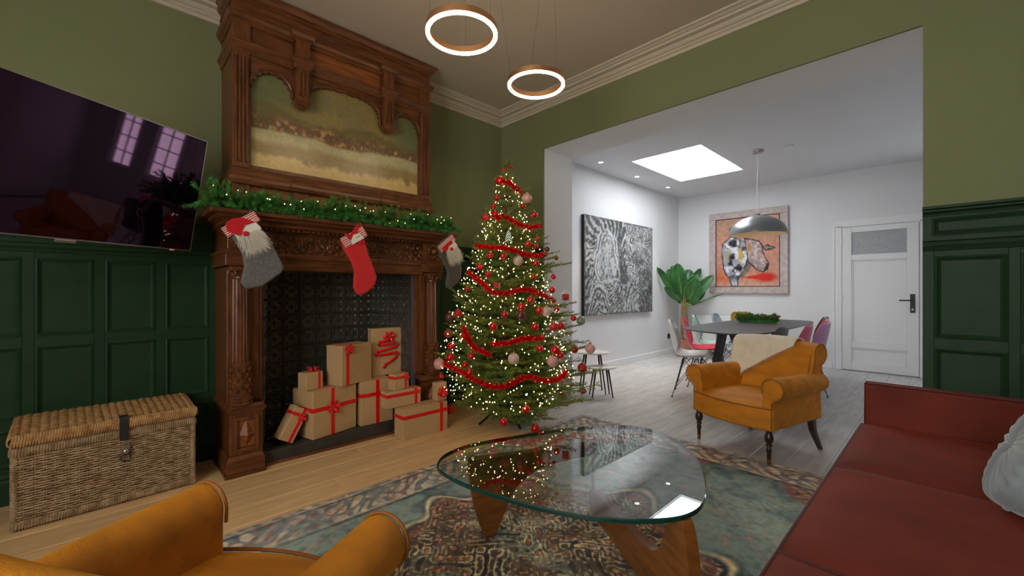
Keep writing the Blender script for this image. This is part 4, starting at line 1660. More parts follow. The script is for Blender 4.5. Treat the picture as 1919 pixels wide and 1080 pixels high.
arm.tube([(-TW / 2, .055, .30), tuple((Vector((-TW / 2, .055, .30)) + pc) / 2 + Vector((.12, 0, 0))), tuple(pc)], .02, 8)
arm.build('swivel_arm', M['black_metal'], tv)
wp = MB().box(-.13, .03, 3.515, 3.549, 1.61, 1.78, inv)
wp.build('wall_plate', M['black_metal'], tv)

# ------------------------------------------------------------------ ring pendant
def ring_light(label, c, R, tops):
    r = thing('ring_pendant_lamp', label, 'lamp', c)
    prof_o = MB()
    n = 72
    h, t = .034, .018
    band = [(R, -.002), (R, h), (R - .004, h), (R - .004, h - .006), (R - t + .003, h - .006), (R - t + .003, h), (R - t, h), (R - t, -.002)]
    v, f = [], []
    for i in range(n):
        g = 2 * PI * i / n
        for rr, z in band:
            v.append((rr * math.cos(g), rr * math.sin(g), z))
    k = len(band)
    for i in range(n):
        j = (i + 1) % n
        for q in range(k - 1):
            f.append((i * k + q, i * k + q + 1, j * k + q + 1, j * k + q))
    prof_o.add(v, f)
    prof_o.build('copper_band', M['copper'], r, smooth=True, auto=40)
    led = MB()
    bp = [(R + .001, -.001), (R + .001, -.008), (R - .004, -.013), (R - t + .004, -.013), (R - t - .001, -.008), (R - t - .001, -.001)]
    v, f = [], []
    for i in range(n):
        g = 2 * PI * i / n
        for rr, z in bp:
            v.append((rr * math.cos(g), rr * math.sin(g), z))
    k = len(bp)
    for i in range(n):
        j = (i + 1) % n
        for q in range(k):
            f.append((i * k + q, i * k + (q + 1) % k, j * k + (q + 1) % k, j * k + q))
    led.add(v, f)
    led.build('led_strip', M['ring_led'], r, smooth=True)
    for (ang, top) in tops:
        p0 = (math.cos(ang) * (R - t / 2), math.sin(ang) * (R - t / 2), h - .004)
        MB().tube([p0, (top[0] - c[0], top[1] - c[1], ZC - c[2] - .004)], .0012, 5).build('wire', M['steel'], r)
    return r


fwd = math.radians(46.07)
ring_light('upper copper LED ring pendant, nearer the overmantel', (1.36, 1.796, 2.516), .188,
           [(fwd, (1.50, 1.94)), (fwd + 2.1, (1.22, 1.86)), (fwd - 2.1, (1.40, 1.62))])
ring_light('lower copper LED ring pendant hanging from three slanting wires', (2.036, 1.885, 2.506), .186,
           [(fwd - .25 + PI, (1.93, 1.72)), (fwd + 1.9, (1.84, 2.03)), (fwd - 1.0, (2.20, 1.86))])

# ------------------------------------------------------------------ Christmas tree
TX, TY = 2.53, 2.70
tr = thing('christmas_tree', 'tall decorated green spruce tree standing on the oak floor beside the fireplace', 'tree', (TX, TY, 0))
rs = np.random.RandomState(21)
twm = MB()
NV = []


def Rz(z):
    return max(.03, min(.60, .03 + .355 * (2.25 - z))) * (1.0 if z > .42 else .62 + .9 * max(0, z))


def spruce_branch(base, tip, sag, dens=1.0):
    base, tip = np.array(base, float), np.array(tip, float)
    L_ = np.linalg.norm(tip - base)
    if L_ < .03:
        return
    n = max(6, int(L_ / .02))
    t = np.linspace(0, 1, n)[:, None]
    P = base + (tip - base) * t
    P[:, 2] -= sag * np.sin(PI * t[:, 0]) * L_
    D = np.gradient(P, axis=0)
    D /= np.linalg.norm(D, axis=1, keepdims=True)
    twm.tube(P[::2], list(np.linspace(.0055, .0018, len(P[::2]))), 3)
    m = max(4, int(L_ * .8 / .0075 * dens))
    k = rs.uniform(.22, 1, m) * (n - 1.001)
    i = k.astype(int)
    pts = P[i] + (P[i + 1] - P[i]) * (k - i)[:, None]
    NV.append(needles(pts, D[i], 4, .018, .0014, (.5, 1.15), rs))
    s = .20
    sg = 1
    while s < .98:
        j = int(s * (n - 1))
        d = D[j]
        side = np.cross(d, [0, 0, 1])
        side /= np.linalg.norm(side) + 1e-9
        tl = (.42 * (1 - s) * L_ + .045) * rs.uniform(.7, 1.15)
        td = d * .72 + side * sg * .68 + np.array([0, 0, rs.uniform(-.18, .25)])
        td /= np.linalg.norm(td)
        q = P[j] + td * np.linspace(0, tl, 5)[:, None]
        q[:, 2] -= .08 * tl * np.linspace(0, 1, 5) ** 2
        twm.tube(q[::2], [.0016, .0013, .001], 3)
        m = max(4, int(tl / .006 * dens))
        k = rs.uniform(0, 1, m)
        NV.append(needles(q[0] + td * (k * tl)[:, None], np.repeat(td[None], m, 0), 4, .0175, .0014, (.45, 1.1), rs))
        if tl > .11:
            for u in (.4, .65):
                for s2 in (-1, 1):
                    sd2 = np.cross(td, [0, 0, 1])
                    sd2 /= np.linalg.norm(sd2) + 1e-9
                    d2 = td * .7 + sd2 * s2 * .65 + np.array([0, 0, rs.uniform(-.2, .2)])
                    d2 /= np.linalg.norm(d2)
                    l2 = tl * (1 - u) * .7
                    m2 = max(3, int(l2 / .006 * dens))
                    k2 = rs.uniform(0, 1, m2)
                    NV.append(needles(q[0] + td * tl * u + d2 * (k2 * l2)[:, None], np.repeat(d2[None], m2, 0), 4, .0165, .0014, (.45, 1.1), rs))
        s += .034 / max(L_, .15) * .55 + .012
        sg = -sg


B = [(2.481, 2.679, 2.198, 0.0159, 'r'), (2.56, 2.672, 2.242, 0.0161, 'r'), (2.442, 2.686, 2.093, 0.0338, 'r'), (2.392, 2.67, 1.941, 0.02, 'r'), (2.365, 2.683, 1.867, 0.02, 'r'), (2.343, 2.761, 1.779, 0.0314, 'm'), (2.346, 2.639, 1.786, 0.0263, 'r'), (2.583, 2.546, 1.878, 0.0225, 'r'), (2.661, 2.574, 1.96, 0.0391, 'pw0'), (2.709, 2.528, 1.817, 0.0253, 'r'), (2.518, 2.421, 1.536, 0.0239, 'r'), (2.616, 2.432, 1.532, 0.0222, 'r'), (2.725, 2.512, 1.606, 0.0207, 'r'), (2.848, 2.394, 1.438, 0.0184, 'r'), (2.788, 2.451, 1.514, 0.0207, 'd0'), (2.187, 2.653, 1.342, 0.0234, 'r'), (2.194, 2.552, 1.28, 0.023, 'r'), (2.24, 2.58, 1.437, 0.0212, 'r'), (2.297, 2.486, 1.428, 0.0231, 'r'), (2.386, 2.405, 1.392, 0.0358, 'wp0'), (2.555, 2.367, 1.377, 0.0238, 'r'), (2.484, 2.33, 1.262, 0.019, 'r'), (2.829, 2.412, 1.272, 0.0207, 'r'), (2.733, 2.344, 1.155, 0.0245, 'r'), (2.164, 2.556, 1.202, 0.0208, 'r'), (2.125, 2.735, 1.165, 0.0193, 'm'), (2.402, 2.281, 1.072, 0.0288, 'r'), (2.314, 2.298, 1.019, 0.0284, 'r'), (2.197, 2.362, 0.966, 0.022, 'r'), (2.455, 2.24, 0.992, 0.0247, 'r'), (2.531, 2.231, 0.983, 0.0355, 'wp1'), (2.706, 2.27, 0.993, 0.0218, 'r'), (2.295, 2.285, 0.959, 0.0342, 'd1'), (2.06, 2.771, 0.963, 0.0298, 'm'), (2.171, 3.046, 0.916, 0.0391, 'd2'), (2.12, 2.406, 0.878, 0.0279, 'r'), (2.382, 2.215, 0.872, 0.0262, 'r'), (2.578, 2.192, 0.862, 0.0314, 'm'), (2.692, 2.216, 0.86, 0.028, 'r'), (2.94, 2.275, 0.909, 0.023, 'r'), (3.0, 2.243, 0.885, 0.0345, 'g'), (2.139, 3.02, 0.778, 0.0322, 'm'), (2.007, 2.616, 0.804, 0.0244, 'r'), (1.97, 2.743, 0.71, 0.0249, 'r'), (1.984, 2.504, 0.656, 0.0237, 'r'), (1.941, 2.714, 0.627, 0.0287, 'r'), (1.961, 2.549, 0.585, 0.0218, 'r'), (2.0, 2.952, 0.539, 0.0415, 'pw1'), (1.972, 2.512, 0.529, 0.0276, 'r'), (2.173, 2.238, 0.646, 0.0368, 'wp2'), (2.375, 2.159, 0.709, 0.0239, 'r'), (2.521, 2.13, 0.687, 0.0306, 'r'), (2.471, 2.114, 0.607, 0.0382, 'pw2'), (2.567, 2.116, 0.641, 0.0246, 'r'), (2.962, 2.284, 0.633, 0.0299, 'r'), (3.061, 2.188, 0.64, 0.0391, 'pk'), (3.011, 2.236, 0.472, 0.0368, 'm'), (2.884, 2.359, 0.226, 0.0276, 'r'), (3.016, 2.231, 0.27, 0.0253, 'r'), (2.371, 2.303, 0.221, 0.0287, 'r'), (2.224, 2.401, 0.128, 0.0285, 'r'), (2.452, 2.28, 0.056, 0.0332, 'r'), (2.125, 2.965, 0.132, 0.0345, 'm'), (2.045, 2.99, 0.425, 0.0207, 'r'), (2.415, 2.177, 0.788, 0.0202, 'r')]


def ok_dir(p, z):
    """keep the branch clear of wall, chimneypiece and wainscot"""
    x, y = p
    y = min(y, 3.40)
    if not (OY0 < y < OY1 - .04):
        x = min(x, 3.12)
    if y > 2.92:
        x = max(x, 2.14)
    return x, y


z = .16
lvl = 0
while z < 2.16:
    r = Rz(z)
    nb = 11 if r > .40 else (9 if r > .22 else 6)
    for k in range(nb):
        g = 2 * PI * (k + rs.uniform(-.25, .25)) / nb + lvl * .83
        rr = r * rs.uniform(.80, 1.12)
        zt_ = z + rs.uniform(-.03, .03) + (.10 * r if z < .9 else .22 * r)
        x, y = ok_dir((TX + rr * math.cos(g), TY + rr * math.sin(g)), z)
        zb_ = max(.12, z - (.03 if z < .9 else .12 * r))
        spruce_branch((0, 0, zb_), (x - TX, y - TY, max(.07, zt_)), .05 if z > .5 else .0, 1.0)
    z += .082 if r > .3 else .07
    lvl += 1
for sx, sz, rr in ((.5, 1.0, .06), (2.4, 1.0, .05), (4.2, 1.0, .06)):
    spruce_branch((0, 0, 2.10), (rr * math.cos(sx), rr * math.sin(sx), 2.19), 0, 1.3)
spruce_branch((0, 0, 2.08), (0, 0, 2.30), 0, 1.6)
# long single boughs that stick out of the outline, mostly on the side towards the dining room
RD = Vector((.72, -.694, 0))
FD = Vector((.694, .72, 0))
for lat, fw, zt_ in ((.88, -.05, .47), (.80, -.15, .36), (.74, .05, .66), (.66, -.1, .86), (.62, .0, 1.05), (.58, .05, 1.40), (.45, -.1, 1.44), (.52, -.2, .20), (.70, -.30, .27),
                     (-.56, -.12, .55), (-.50, -.1, .70), (-.46, .0, .90), (-.30, .05, 1.49), (-.28, -.1, 1.46), (.20, .0, 2.05), (.24, .02, 1.92), (.30, .0, 1.75), (-.2, .0, 1.82), (.36, .0, 1.62),
                     (.40, -.35, .12), (.20, -.45, .10), (-.05, -.42, .12)):
    q = RD * lat + FD * fw
    x, y = ok_dir((TX + q.x, TY + q.y), zt_)
    spruce_branch((0, 0, max(.14, zt_ - .12 * abs(lat))), (x - TX, y - TY, zt_), .03, 1.15)
for (x, y, z, rad, k) in B:      # a twig to carry each bauble
    d = math.hypot(x - TX, y - TY)
    if d > Rz(z) * 1.02 or z < .3:
        spruce_branch((0, 0, max(.14, z + rad - .02)), (x - TX, y - TY, z + rad + .03), .02, 1.0)
tri_obj('needle_foliage', NV, M['needle'], tr)['kind'] = 'stuff'
twm.build('twig_branches', M['bark'], tr, kind='stuff')
MB().lathe([(.038, .05), (.034, .4), (.024, 1.2), (.010, 2.0), (.003, 2.22)], 10).build('trunk', M['bark'], tr, smooth=True)
sdm = MB()
for k in range(4):
    g = PI / 4 + k * PI / 2 + .5
    MB().tube([(.045 * math.cos(g), .045 * math.sin(g), .12), (.14 * math.cos(g), .14 * math.sin(g), .09), (.26 * math.cos(g), .26 * math.sin(g), .012)], .010, 8).build('stand_leg', M['black_metal'], tr, smooth=True)
MB().lathe([(.05, .04), (.055, .05), (.055, .15), (.05, .16)], 16).build('stand_collar', M['black_metal'], tr, smooth=True)

# baubles
def bauble_mesh(m):
    return MB().sphere((0, 0, 0), 1.0, 20, 12).mesh('bauble', m, True)


cap_me = MB().lathe([(.30, .93), (.30, 1.14), (.22, 1.18), (0, 1.18)], 10).mesh('cap', M['gold'], True)
cap_me2 = MB().tube([(0, 0, 1.16), (.10, 0, 1.26), (.10, 0, 1.36), (0, 0, 1.44), (-.10, 0, 1.36), (-.10, 0, 1.26), (0, 0, 1.16)], .035, 5).mesh('hanging_loop', M['gold'], True)
kinds = {'r': 'red_gloss', 'm': 'red_matte', 'p': 'pink_pat', 'w': 'white_pat', 'd': 'dark_pat', 'g': 'green_glass'}
bm_ = {k: bauble_mesh(M[v]) for k, v in kinds.items()}
lab = {'r': 'plain shiny red bauble hanging on the decorated spruce tree', 'm': 'matt red bauble hanging at the outside of the decorated spruce tree',
       'pw0': 'pink and white patterned bauble near the top of the spruce tree', 'pw1': 'pink and white patterned bauble above the present with the starry bow',
       'pw2': 'pink and white patterned bauble low on the tree, among the red tinsel swags', 'pk': 'dusky pink bauble hanging in front of the side tables',
       'wp0': 'cream patterned bauble high on the tree, below the striped paper tree ornament', 'wp1': 'cream and red patterned bauble at mid height, right of the middle of the spruce',
       'wp2': 'white bauble with red motif low on the front of the tree', 'd0': 'dark patterned bauble high on the side of the tree facing the opening', 'd1': 'dark patterned bauble at mid height on the front of the tree',
       'd2': 'large dark patterned bauble on the tree beside the green panelling', 'g': 'grey green glass bauble hanging before the black and white painting wall'}
blist = []
grp = {'r': 'plain red baubles on the tree', 'm': 'matt red baubles on the tree'}
for (x, y, z, rad, k) in B:
    o = bpy.data.objects.new('bauble', bm_[k[0]])
    COL.objects.link(o)
    o.location = (x, y, max(z, rad + .004))
    blist.append((o, k, (x - TX) * .72 - (y - TY) * .694, z))
    rad *= 1.14
    o.scale = (rad, rad, rad)
    o.rotation_euler = (0, 0, rs.uniform(0, 6))
    tag(o, lab[k], 'bauble', grp.get(k, 'patterned baubles on the tree'))
    for cm in (cap_me, cap_me2):
        c = bpy.data.objects.new(cm.name, cm)
        COL.objects.link(c)
        c.parent = o
ORD = ['topmost', 'second', 'third', 'fourth', 'fifth', 'sixth', 'seventh', 'eighth', 'ninth', 'tenth', 'eleventh', 'twelfth', 'thirteenth', 'fourteenth', 'fifteenth', 'sixteenth']
for kk, word in (('r', 'shiny plain red bauble'), ('m', 'satin red bauble')):
    zones = {}
    for o, k, lat, z in blist:
        if k == kk:
            zn = 0 if lat < -.36 else 1 if lat < -.20 else 2 if lat < -.04 else 3 if lat < .12 else 4 if lat < .28 else 5
            zones.setdefault(zn, []).append((z, o))
    where = ['at the chimneypiece edge of the spruce', 'well left of the spruce trunk', 'just left of the spruce trunk', 'just right of the spruce trunk', 'well right of the spruce trunk', 'at the dining room edge of the spruce']
    for zn, L in zones.items():
        for i, (z, o) in enumerate(sorted(L, key=lambda q: -q[0])):
            o['label'] = '%s, %s %s' % (word, ORD[i] if i == 0 else ORD[i] + ' from the top', where[zn])
# other hanging ornaments
on = thing('tree_ornament', 'flat striped mint paper fir tree ornament near the top of the spruce', 'ornament', (2.345, 2.475, 1.588), YAW - PI / 2)
for k in range(4):
    y0_ = -.05 + k * .022
    w_ = .034 - k * .005
    MB().prism([(-w_, y0_), (0, y0_ + .022), (w_, y0_), (w_ * .9, y0_ + .012), (0, y0_ + .036), (-w_ * .9, y0_ + .012)], -.003, .003, 'y').build('chevron', M['mint'], on)
MB().tube([(0, 0, -.05), (0, 0, .07)], .002, 5).build('cord', M['gold'], on)
ho = thing('house_ornament', 'small red house shaped ornament with a pale snowy roof hanging on the tree', 'ornament', (2.905, 2.338, 1.10), YAW - PI / 2)
MB().box(-.028, .028, -.02, .02, -.035, .02).build('house_body', M['red_matte'], ho, bevel=.003)
MB().prism([(-.038, .016), (0, .05), (.038, .016), (.038, .024), (0, .06), (-.038, .024)], -.026, .026, 'y').build('house_roof', M['felt_white'], ho)
MB().box(-.008, .008, -.022, -.019, -.035, -.008).build('house_door', M['dark_pat'], ho)
go = thing('gift_ornament', 'small red wrapped parcel ornament on the tree at mid height', 'ornament', (2.20, 2.452, 1.192), .4)
MB().box(-.028, .028, -.02, .02, -.022, .022).build('parcel', M['red_matte'], go, bevel=.003)
MB().box(-.005, .005, -.0215, .0215, -.0235, .0235).build('parcel_ribbon', M['gold'], go)

# tinsel swags
TS = [[(2.442, 2.72, 2.104), (2.473, 2.62, 2.079), (2.518, 2.586, 2.036), (2.626, 2.608, 2.019)], [(2.334, 2.659, 1.798), (2.344, 2.594, 1.758), (2.38, 2.553, 1.768), (2.458, 2.477, 1.703), (2.615, 2.477, 1.691), (2.742, 2.496, 1.721)], [(2.234, 2.744, 1.523), (2.251, 2.571, 1.5), (2.326, 2.464, 1.487), (2.43, 2.389, 1.447), (2.567, 2.372, 1.437), (2.78, 2.459, 1.472)], [(2.157, 2.765, 1.302), (2.138, 2.599, 1.23), (2.161, 2.467, 1.14), (2.238, 2.371, 1.13), (2.35, 2.31, 1.161), (2.479, 2.262, 1.13), (2.66, 2.253, 1.06)], [(1.997, 2.619, 0.856), (1.987, 2.541, 0.782), (1.988, 2.479, 0.728), (2.036, 2.354, 0.677)], [(2.065, 2.358, 0.752), (2.161, 2.261, 0.762), (2.249, 2.212, 0.788), (2.366, 2.159, 0.783)], [(1.912, 2.75, 0.575), (1.926, 2.559, 0.538), (1.982, 2.41, 0.474), (2.061, 2.295, 0.442), (2.144, 2.215, 0.471), (2.225, 2.16, 0.515), (2.385, 2.097, 0.472), (2.55, 2.10, 0.468), (2.66, 2.14, 0.50)]]
TL = ['short swag of red tinsel nearest the tip of the spruce', 'red tinsel swag second from the tip of the spruce', 'red tinsel swag just below the mint paper tree ornament',
      'long red tinsel swag across the middle of the spruce', 'red tinsel swag hanging down the side of the spruce above the floor presents', 'short red tinsel swag on the front of the spruce at lower middle height',
      'longest red tinsel swag, lowest on the spruce']


def catmull(P, n):
    P = [np.array(p, float) for p in P]
    P = [2 * P[0] - P[1]] + P + [2 * P[-1] - P[-2]]
    out = []
    for i in range(1, len(P) - 2):
        for t in np.linspace(0, 1, n, endpoint=False):
            a, b, c, d = P[i - 1], P[i], P[i + 1], P[i + 2]
            out.append(.5 * ((2 * b) + (c - a) * t + (2 * a - 5 * b + 4 * c - d) * t * t + (3 * b - a - 3 * c + d) * t ** 3))
    out.append(P[-2])
    return np.array(out)


for pth, lb in zip(TS, TL):
    pts = catmull(pth, 24)
    D = np.gradient(pts, axis=0)
    D /= np.linalg.norm(D, axis=1, keepdims=True)
    ctr = pts[len(pts) // 2]
    puff = .55 + .45 * np.abs(np.sin(np.arange(len(pts)) * .55 + rs.uniform(0, 6)))[:, None]
    wig = np.stack([np.sin(np.arange(len(pts)) * .9), np.cos(np.arange(len(pts)) * .7), np.sin(np.arange(len(pts)) * 1.1 + 1)], 1) * .006
    Vt = needles(pts - ctr + wig, D, 34, .030, .0030, (.5, 2.5), rs)
    P3 = Vt.reshape(-1, 3, 3)
    sc = np.repeat(puff, 34, 0)
    P3[:, 2] = P3[:, 0] + (P3[:, 2] - P3[:, 0]) * sc
    Vt = P3.reshape(-1, 3)
    o = tri_obj('tinsel_swag', [Vt], M['tinsel'], None)
    o.location = tuple(ctr)
    tag(o, lb, 'tinsel', 'red tinsel swags on the tree')
    MB().tube(pts - ctr, .003, 4).build('tinsel_core', M['tinsel'], o)

# fairy lights on the tree: hundreds of tiny bulbs, one object
fl_ = MB()
n = 0
while n < 950:
    z = rs.uniform(.18, 2.16)
    if rs.rand() > Rz(z) / .62 + .12:
        continue
    g = rs.uniform(0, 2 * PI)
    r = Rz(z) * rs.uniform(.72, 1.02)
    x, y = TX + r * math.cos(g), TY + r * math.sin(g)
    if math.dist(ok_dir((x, y), z), (x, y)) > .01:
        continue
    s_ = .0040
    p = (x - TX, y - TY, z)
    fl_.add([(p[0] + s_, p[1], z), (p[0], p[1] + s_, z), (p[0] - s_, p[1], z), (p[0], p[1] - s_, z), (p[0], p[1], z + s_ * 1.3), (p[0], p[1], z - s_ * 1.3)],
            [(0, 1, 4), (1, 2, 4), (2, 3, 4), (3, 0, 4), (1, 0, 5), (2, 1, 5), (3, 2, 5), (0, 3, 5)])
    n += 1
o = fl_.build('fairy_lights', M['bulb'])
o.location = (TX, TY, 0)
tag(o, 'warm white fairy lights scattered all over the spruce tree', 'lights', kind='stuff')

# ------------------------------------------------------------------ rug
RX0, RX1, RY0, RY1 = -0.60, 3.17, 0.02, 2.345


def rug_col(U, V):
    W_, H_ = RX1 - RX0, RY1 - RY0
    A = W_ / H_
    X, Y = (U - .5) * W_, (V - .5) * H_
    n1, n2, n3, n4 = fbm(U, V, 6, 2, 4, A), fbm(U, V, 22, 7, 3, A), fbm(U, V, 70, 12, 2, A), fbm(U, V, 4, 40, 3, A)
    n5 = fbm(U, V, 12, 55, 3, A)
    teal, dteal, beige, rose, navy, brown = (.43, .49, .47), (.28, .33, .36), (.74, .65, .49), (.56, .31, .29), (.18, .20, .25), (.37, .31, .26)
    c = np.empty(U.shape + (3,))
    c[:] = teal
    c = mixc(c, dteal, (n2 - .46) * 3.2)
    c = mixc(c, (.52, .58, .54), (n4 - .5) * 2.5)
    c = mixc(c, (.30, .36, .39), (n3 - .55) * 2.5)
    wx, wy = X + .07 * (n1 - .5) + .02 * (n2 - .5), Y + .07 * (n5 - .5) + .02 * (n2 - .5)

    def orn(k, sd):
        return np.sin(wx * k + 2.4 * np.sin(wy * k * .62 + sd)) * np.sin(wy * k + 2.4 * np.sin(wx * k * .62 - sd))
    cx_, cy_ = .0, .02
    ang = np.arctan2(wy - cy_, wx - cx_)
    rad = np.hypot((wx - cx_) / 1.12, (wy - cy_) / .92)
    edge = .72 * (1 + .09 * np.cos(ang * 8) + .05 * np.cos(ang * 16))
    inm = np.clip((edge - rad) * 20, 0, 1)
    o1, o2, o3 = orn(36, .4), orn(57, 1.9), orn(96, .9)
    med = np.empty(c.shape)
    med[:] = (.34, .29, .25)
    med = mixc(med, navy, (n2 - .42) * 5)
    med = mixc(med, (.42, .48, .45), np.clip((n5 - .56) * 8, 0, 1) * .7)
    med = mixc(med, beige, np.clip((np.abs(o1) - .22) * 9, 0, 1) * np.clip((n2 - .40) * 6, 0, 1) * .92)
    med = mixc(med, (.20, .20, .22), np.clip((np.abs(o1) - .58) * 9, 0, 1) * .85)
    med = mixc(med, (.60, .36, .28), np.clip((o1 - .80) * 10, 0, 1) * .8)
    med = mixc(med, (.24, .22, .22), np.clip((.11 - np.abs(o2)) * 14, 0, 1) * .8)
    med = mixc(med, beige, np.clip((o3 - .45) * 6, 0, 1) * .55)
    med = mixc(med, (.62, .36, .28), np.clip((n1 - .55) * 6, 0, 1) * .35)
    c = c * (1 - inm[..., None]) + med * inm[..., None]
    for e_, col, wd_, st in ((1.0, beige, .020, .9), (.955, navy, .014, .8), (.90, rose, .022, .6), (1.05, (.24, .26, .29), .016, .7)):
        c = mixc(c, col, np.exp(-((rad - edge * e_) / wd_) ** 2) * st * np.clip(n2 * 2.2 - .3, 0, 1))
    # sparse worn sprays in the open field
    fieldm = 1 - inm
    c = mixc(c, (.60, .42, .38), fieldm * np.clip((.09 - np.abs(orn(15, 2.2))) * 12, 0, 1) * np.clip((n1 - .38) * 5, 0, 1) * .7)
    c = mixc(c, (.58, .56, .48), fieldm * np.clip((o2 - .6) * 5, 0, 1) * np.clip((n4 - .4) * 4, 0, 1) * .5)
    # corner pieces and border
    bd = np.minimum(np.minimum(X + W_ / 2, W_ / 2 - X), np.minimum(Y + H_ / 2, H_ / 2 - Y))
    sv = (np.abs(X) / (W_ / 2)) ** 2.2 + (np.abs(Y) / (H_ / 2)) ** 2.2 - .80 + .16 * np.cos(X * 8) * np.cos(Y * 9)
    sp = np.clip(sv * 8, 0, 1)
    c = mixc(c, (.44, .36, .32), sp * .75)
    c = mixc(c, (.62, .50, .40), sp * np.clip((np.abs(o1) - .30) * 6, 0, 1) * .75)
    c = mixc(c, (.52, .27, .26), sp * np.clip((o2 - .25) * 5, 0, 1) * np.clip(n1 * 3 - 1, 0, 1) * .8)
    c = mixc(c, (.24, .27, .30), sp * np.clip((.12 - np.abs(o1)) * 10, 0, 1) * .7)
    c = mixc(c, (.54, .26, .31), np.exp(-((sv - .05) / .05) ** 2) * .7 * np.clip(n2 * 2.6 - .6, 0, 1))
    b = np.clip((.27 - bd) * 40, 0, 1)
    c = mixc(c, (.37, .40, .41), b * .85)
    c = mixc(c, (.66, .60, .52), b * np.clip((np.abs(orn(30, 3.1)) - .30) * 7, 0, 1) * np.clip(n2 * 2.6 - .5, 0, 1) * .8)
    c = mixc(c, rose, b * np.clip((orn(46, .2) - .5) * 6, 0, 1) * .5)
    for bw, col in ((.272, navy), (.245, (.66, .60, .52)), (.050, navy), (.030, (.62, .58, .52))):
        c = mixc(c, col, np.exp(-((bd - bw) / .009) ** 2) * .7 * np.clip(n2 * 2 - .2, 0, 1))
    wear = np.clip((n1 - .54) * 5, 0, 1)
    c = mixc(c, (.47, .50, .47), wear * .40)
    return c * (.80 + .40 * n3)[..., None] * 1.40


rg = painted('rug', 600, 370, lambda U, V: ((U - .5) * (RX1 - RX0), (V - .5) * (RY1 - RY0), np.full(U.shape, .009)), rug_col, M['rug'])
rg.location = ((RX0 + RX1) / 2, (RY0 + RY1) / 2, 0)
tag(rg, 'large faded teal and rose Persian style rug under the glass coffee table', 'rug')
hx, hy = (RX1 - RX0) / 2, (RY1 - RY0) / 2
MB().frustum(-hx, hx, -hy, hy, .001, .0088, .004).build('rug_backing', M['rug_edge'], rg)

# ------------------------------------------------------------------ coffee table
G = [(1.022, 1.528), (1.109, 1.605), (1.248, 1.631), (1.394, 1.602), (1.567, 1.545), (1.752, 1.475), (1.894, 1.404), (2.005, 1.328), (2.083, 1.25), (2.126, 1.160), (2.121, 1.064), (2.075, .957), (1.99, .857), (1.89, .77), (1.765, .695), (1.627, .633), (1.526, .604), (1.447, .600), (1.368, .622), (1.285, .680), (1.215, .752), (1.145, .850), (1.070, 1.02), (1.022, 1.20), (1.000, 1.34), (1.000, 1.45)]
CT = (1.55, 1.12, .0092)
ct = thing('coffee_table', 'low coffee table with rounded triangular glass top on two sculpted wooden legs', 'table', CT)


def smooth_closed(P, n):
    P = [np.array(p, float) for p in P]
    N = len(P)
    out = []
    for i in range(N):
        a, b, c, d = P[i - 1], P[i], P[(i + 1) % N], P[(i + 2) % N]
        for t in np.linspace(0, 1, n, endpoint=False):
            out.append(.5 * ((2 * b) + (c - a) * t + (2 * a - 5 * b + 4 * c - d) * t * t + (3 * b - a - 3 * c + d) * t ** 3))
    return np.array(out)


gp = smooth_closed(G, 6) - np.array([CT[0], CT[1]])
ctr = gp.mean(0)
ins = lambda d: gp + (ctr - gp) / np.linalg.norm(ctr - gp, axis=1, keepdims=True) * d
n = len(gp)
z0, z1 = .381 - CT[2] + .0005, .400 - CT[2]
ringsZ = [(ins(.004), z0), (gp, z0 + .004), (gp, z1 - .004), (ins(.004), z1)]
v, f, mi = [], [], []
for pts, z in ringsZ:
    v += [(p[0], p[1], z) for p in pts]
for j in range(3):
    for i in range(n):
        k = (i + 1) % n
        f.append((j * n + i, j * n + k, (j + 1) * n + k, (j + 1) * n + i))
mb = MB()
mb.add(v, f, mi=1)
mb.f.append(tuple(range(n - 1, -1, -1)))
mb.mi.append(2)
mb.f.append(tuple(3 * n + i for i in range(n)))
mb.mi.append(0)
mb.build('glass_top', [M['glass'], M['glass_edge'], M['glass_under']], ct)


def leg_piece(name, poly, origin, d, th=.044):
    d = Vector((d[0], d[1], 0)).normalized()
    Mx = Matrix.Identity(4)
    nrm = Vector((-d.y, d.x, 0))
    for i, c in enumerate((d, nrm, Vector((0, 0, 1)))):
        Mx[0][i], Mx[1][i], Mx[2][i] = c
    Mx.translation = Vector((origin[0] - CT[0], origin[1] - CT[1], 0))
    P = smooth_closed(poly, 5)
    mb = MB().prism([(max(p[0], -1), min(max(p[1], 0), .371)) for p in P], -th / 2, th / 2, 'y', Mx)
    return mb.build(name, M['walnut'], ct, bevel=.012, seg=3, smooth=True, auto=50)


leg_piece('wooden_leg', [(.07, 0), (.105, 0), (.155, .09), (.20, .185), (.27, .25), (.36, .288), (.50, .305), (.64, .315), (.66, .345), (.64, .371), (.40, .371), (.20, .371), (.03, .371), (-.01, .355), (-.008, .28), (.015, .15), (.045, .05)], (1.205, 1.525), (.445, -.206))
leg_piece('wooden_leg', [(.03, .371), (.08, .371), (.12, .30), (.155, .215), (.20, .170), (.26, .150), (.40, .140), (.62, .135), (.78, .125), (.83, .09), (.82, .01), (.78, 0), (.40, 0), (.10, 0), (-.01, 0), (-.03, .04), (-.02, .18), (.0, .30)], (1.385, .585), (.53, .848))
MB().lathe([(.008, .10), (.008, .34)], 10, Matrix.Translation((1.79 - CT[0], 1.262 - CT[1], 0))).build('pivot_rod', M['steel'], ct)

# ------------------------------------------------------------------ sofa
so = thing('sofa', 'long rust red velvet sofa with three seat cushions facing the coffee table', 'sofa', (1.80, -.05, 0))


def sb(x0, x1, y0, y1, z0, z1):
    return (x0 - 1.80, x1 - 1.80, y0 + .05, y1 + .05, z0, z1)


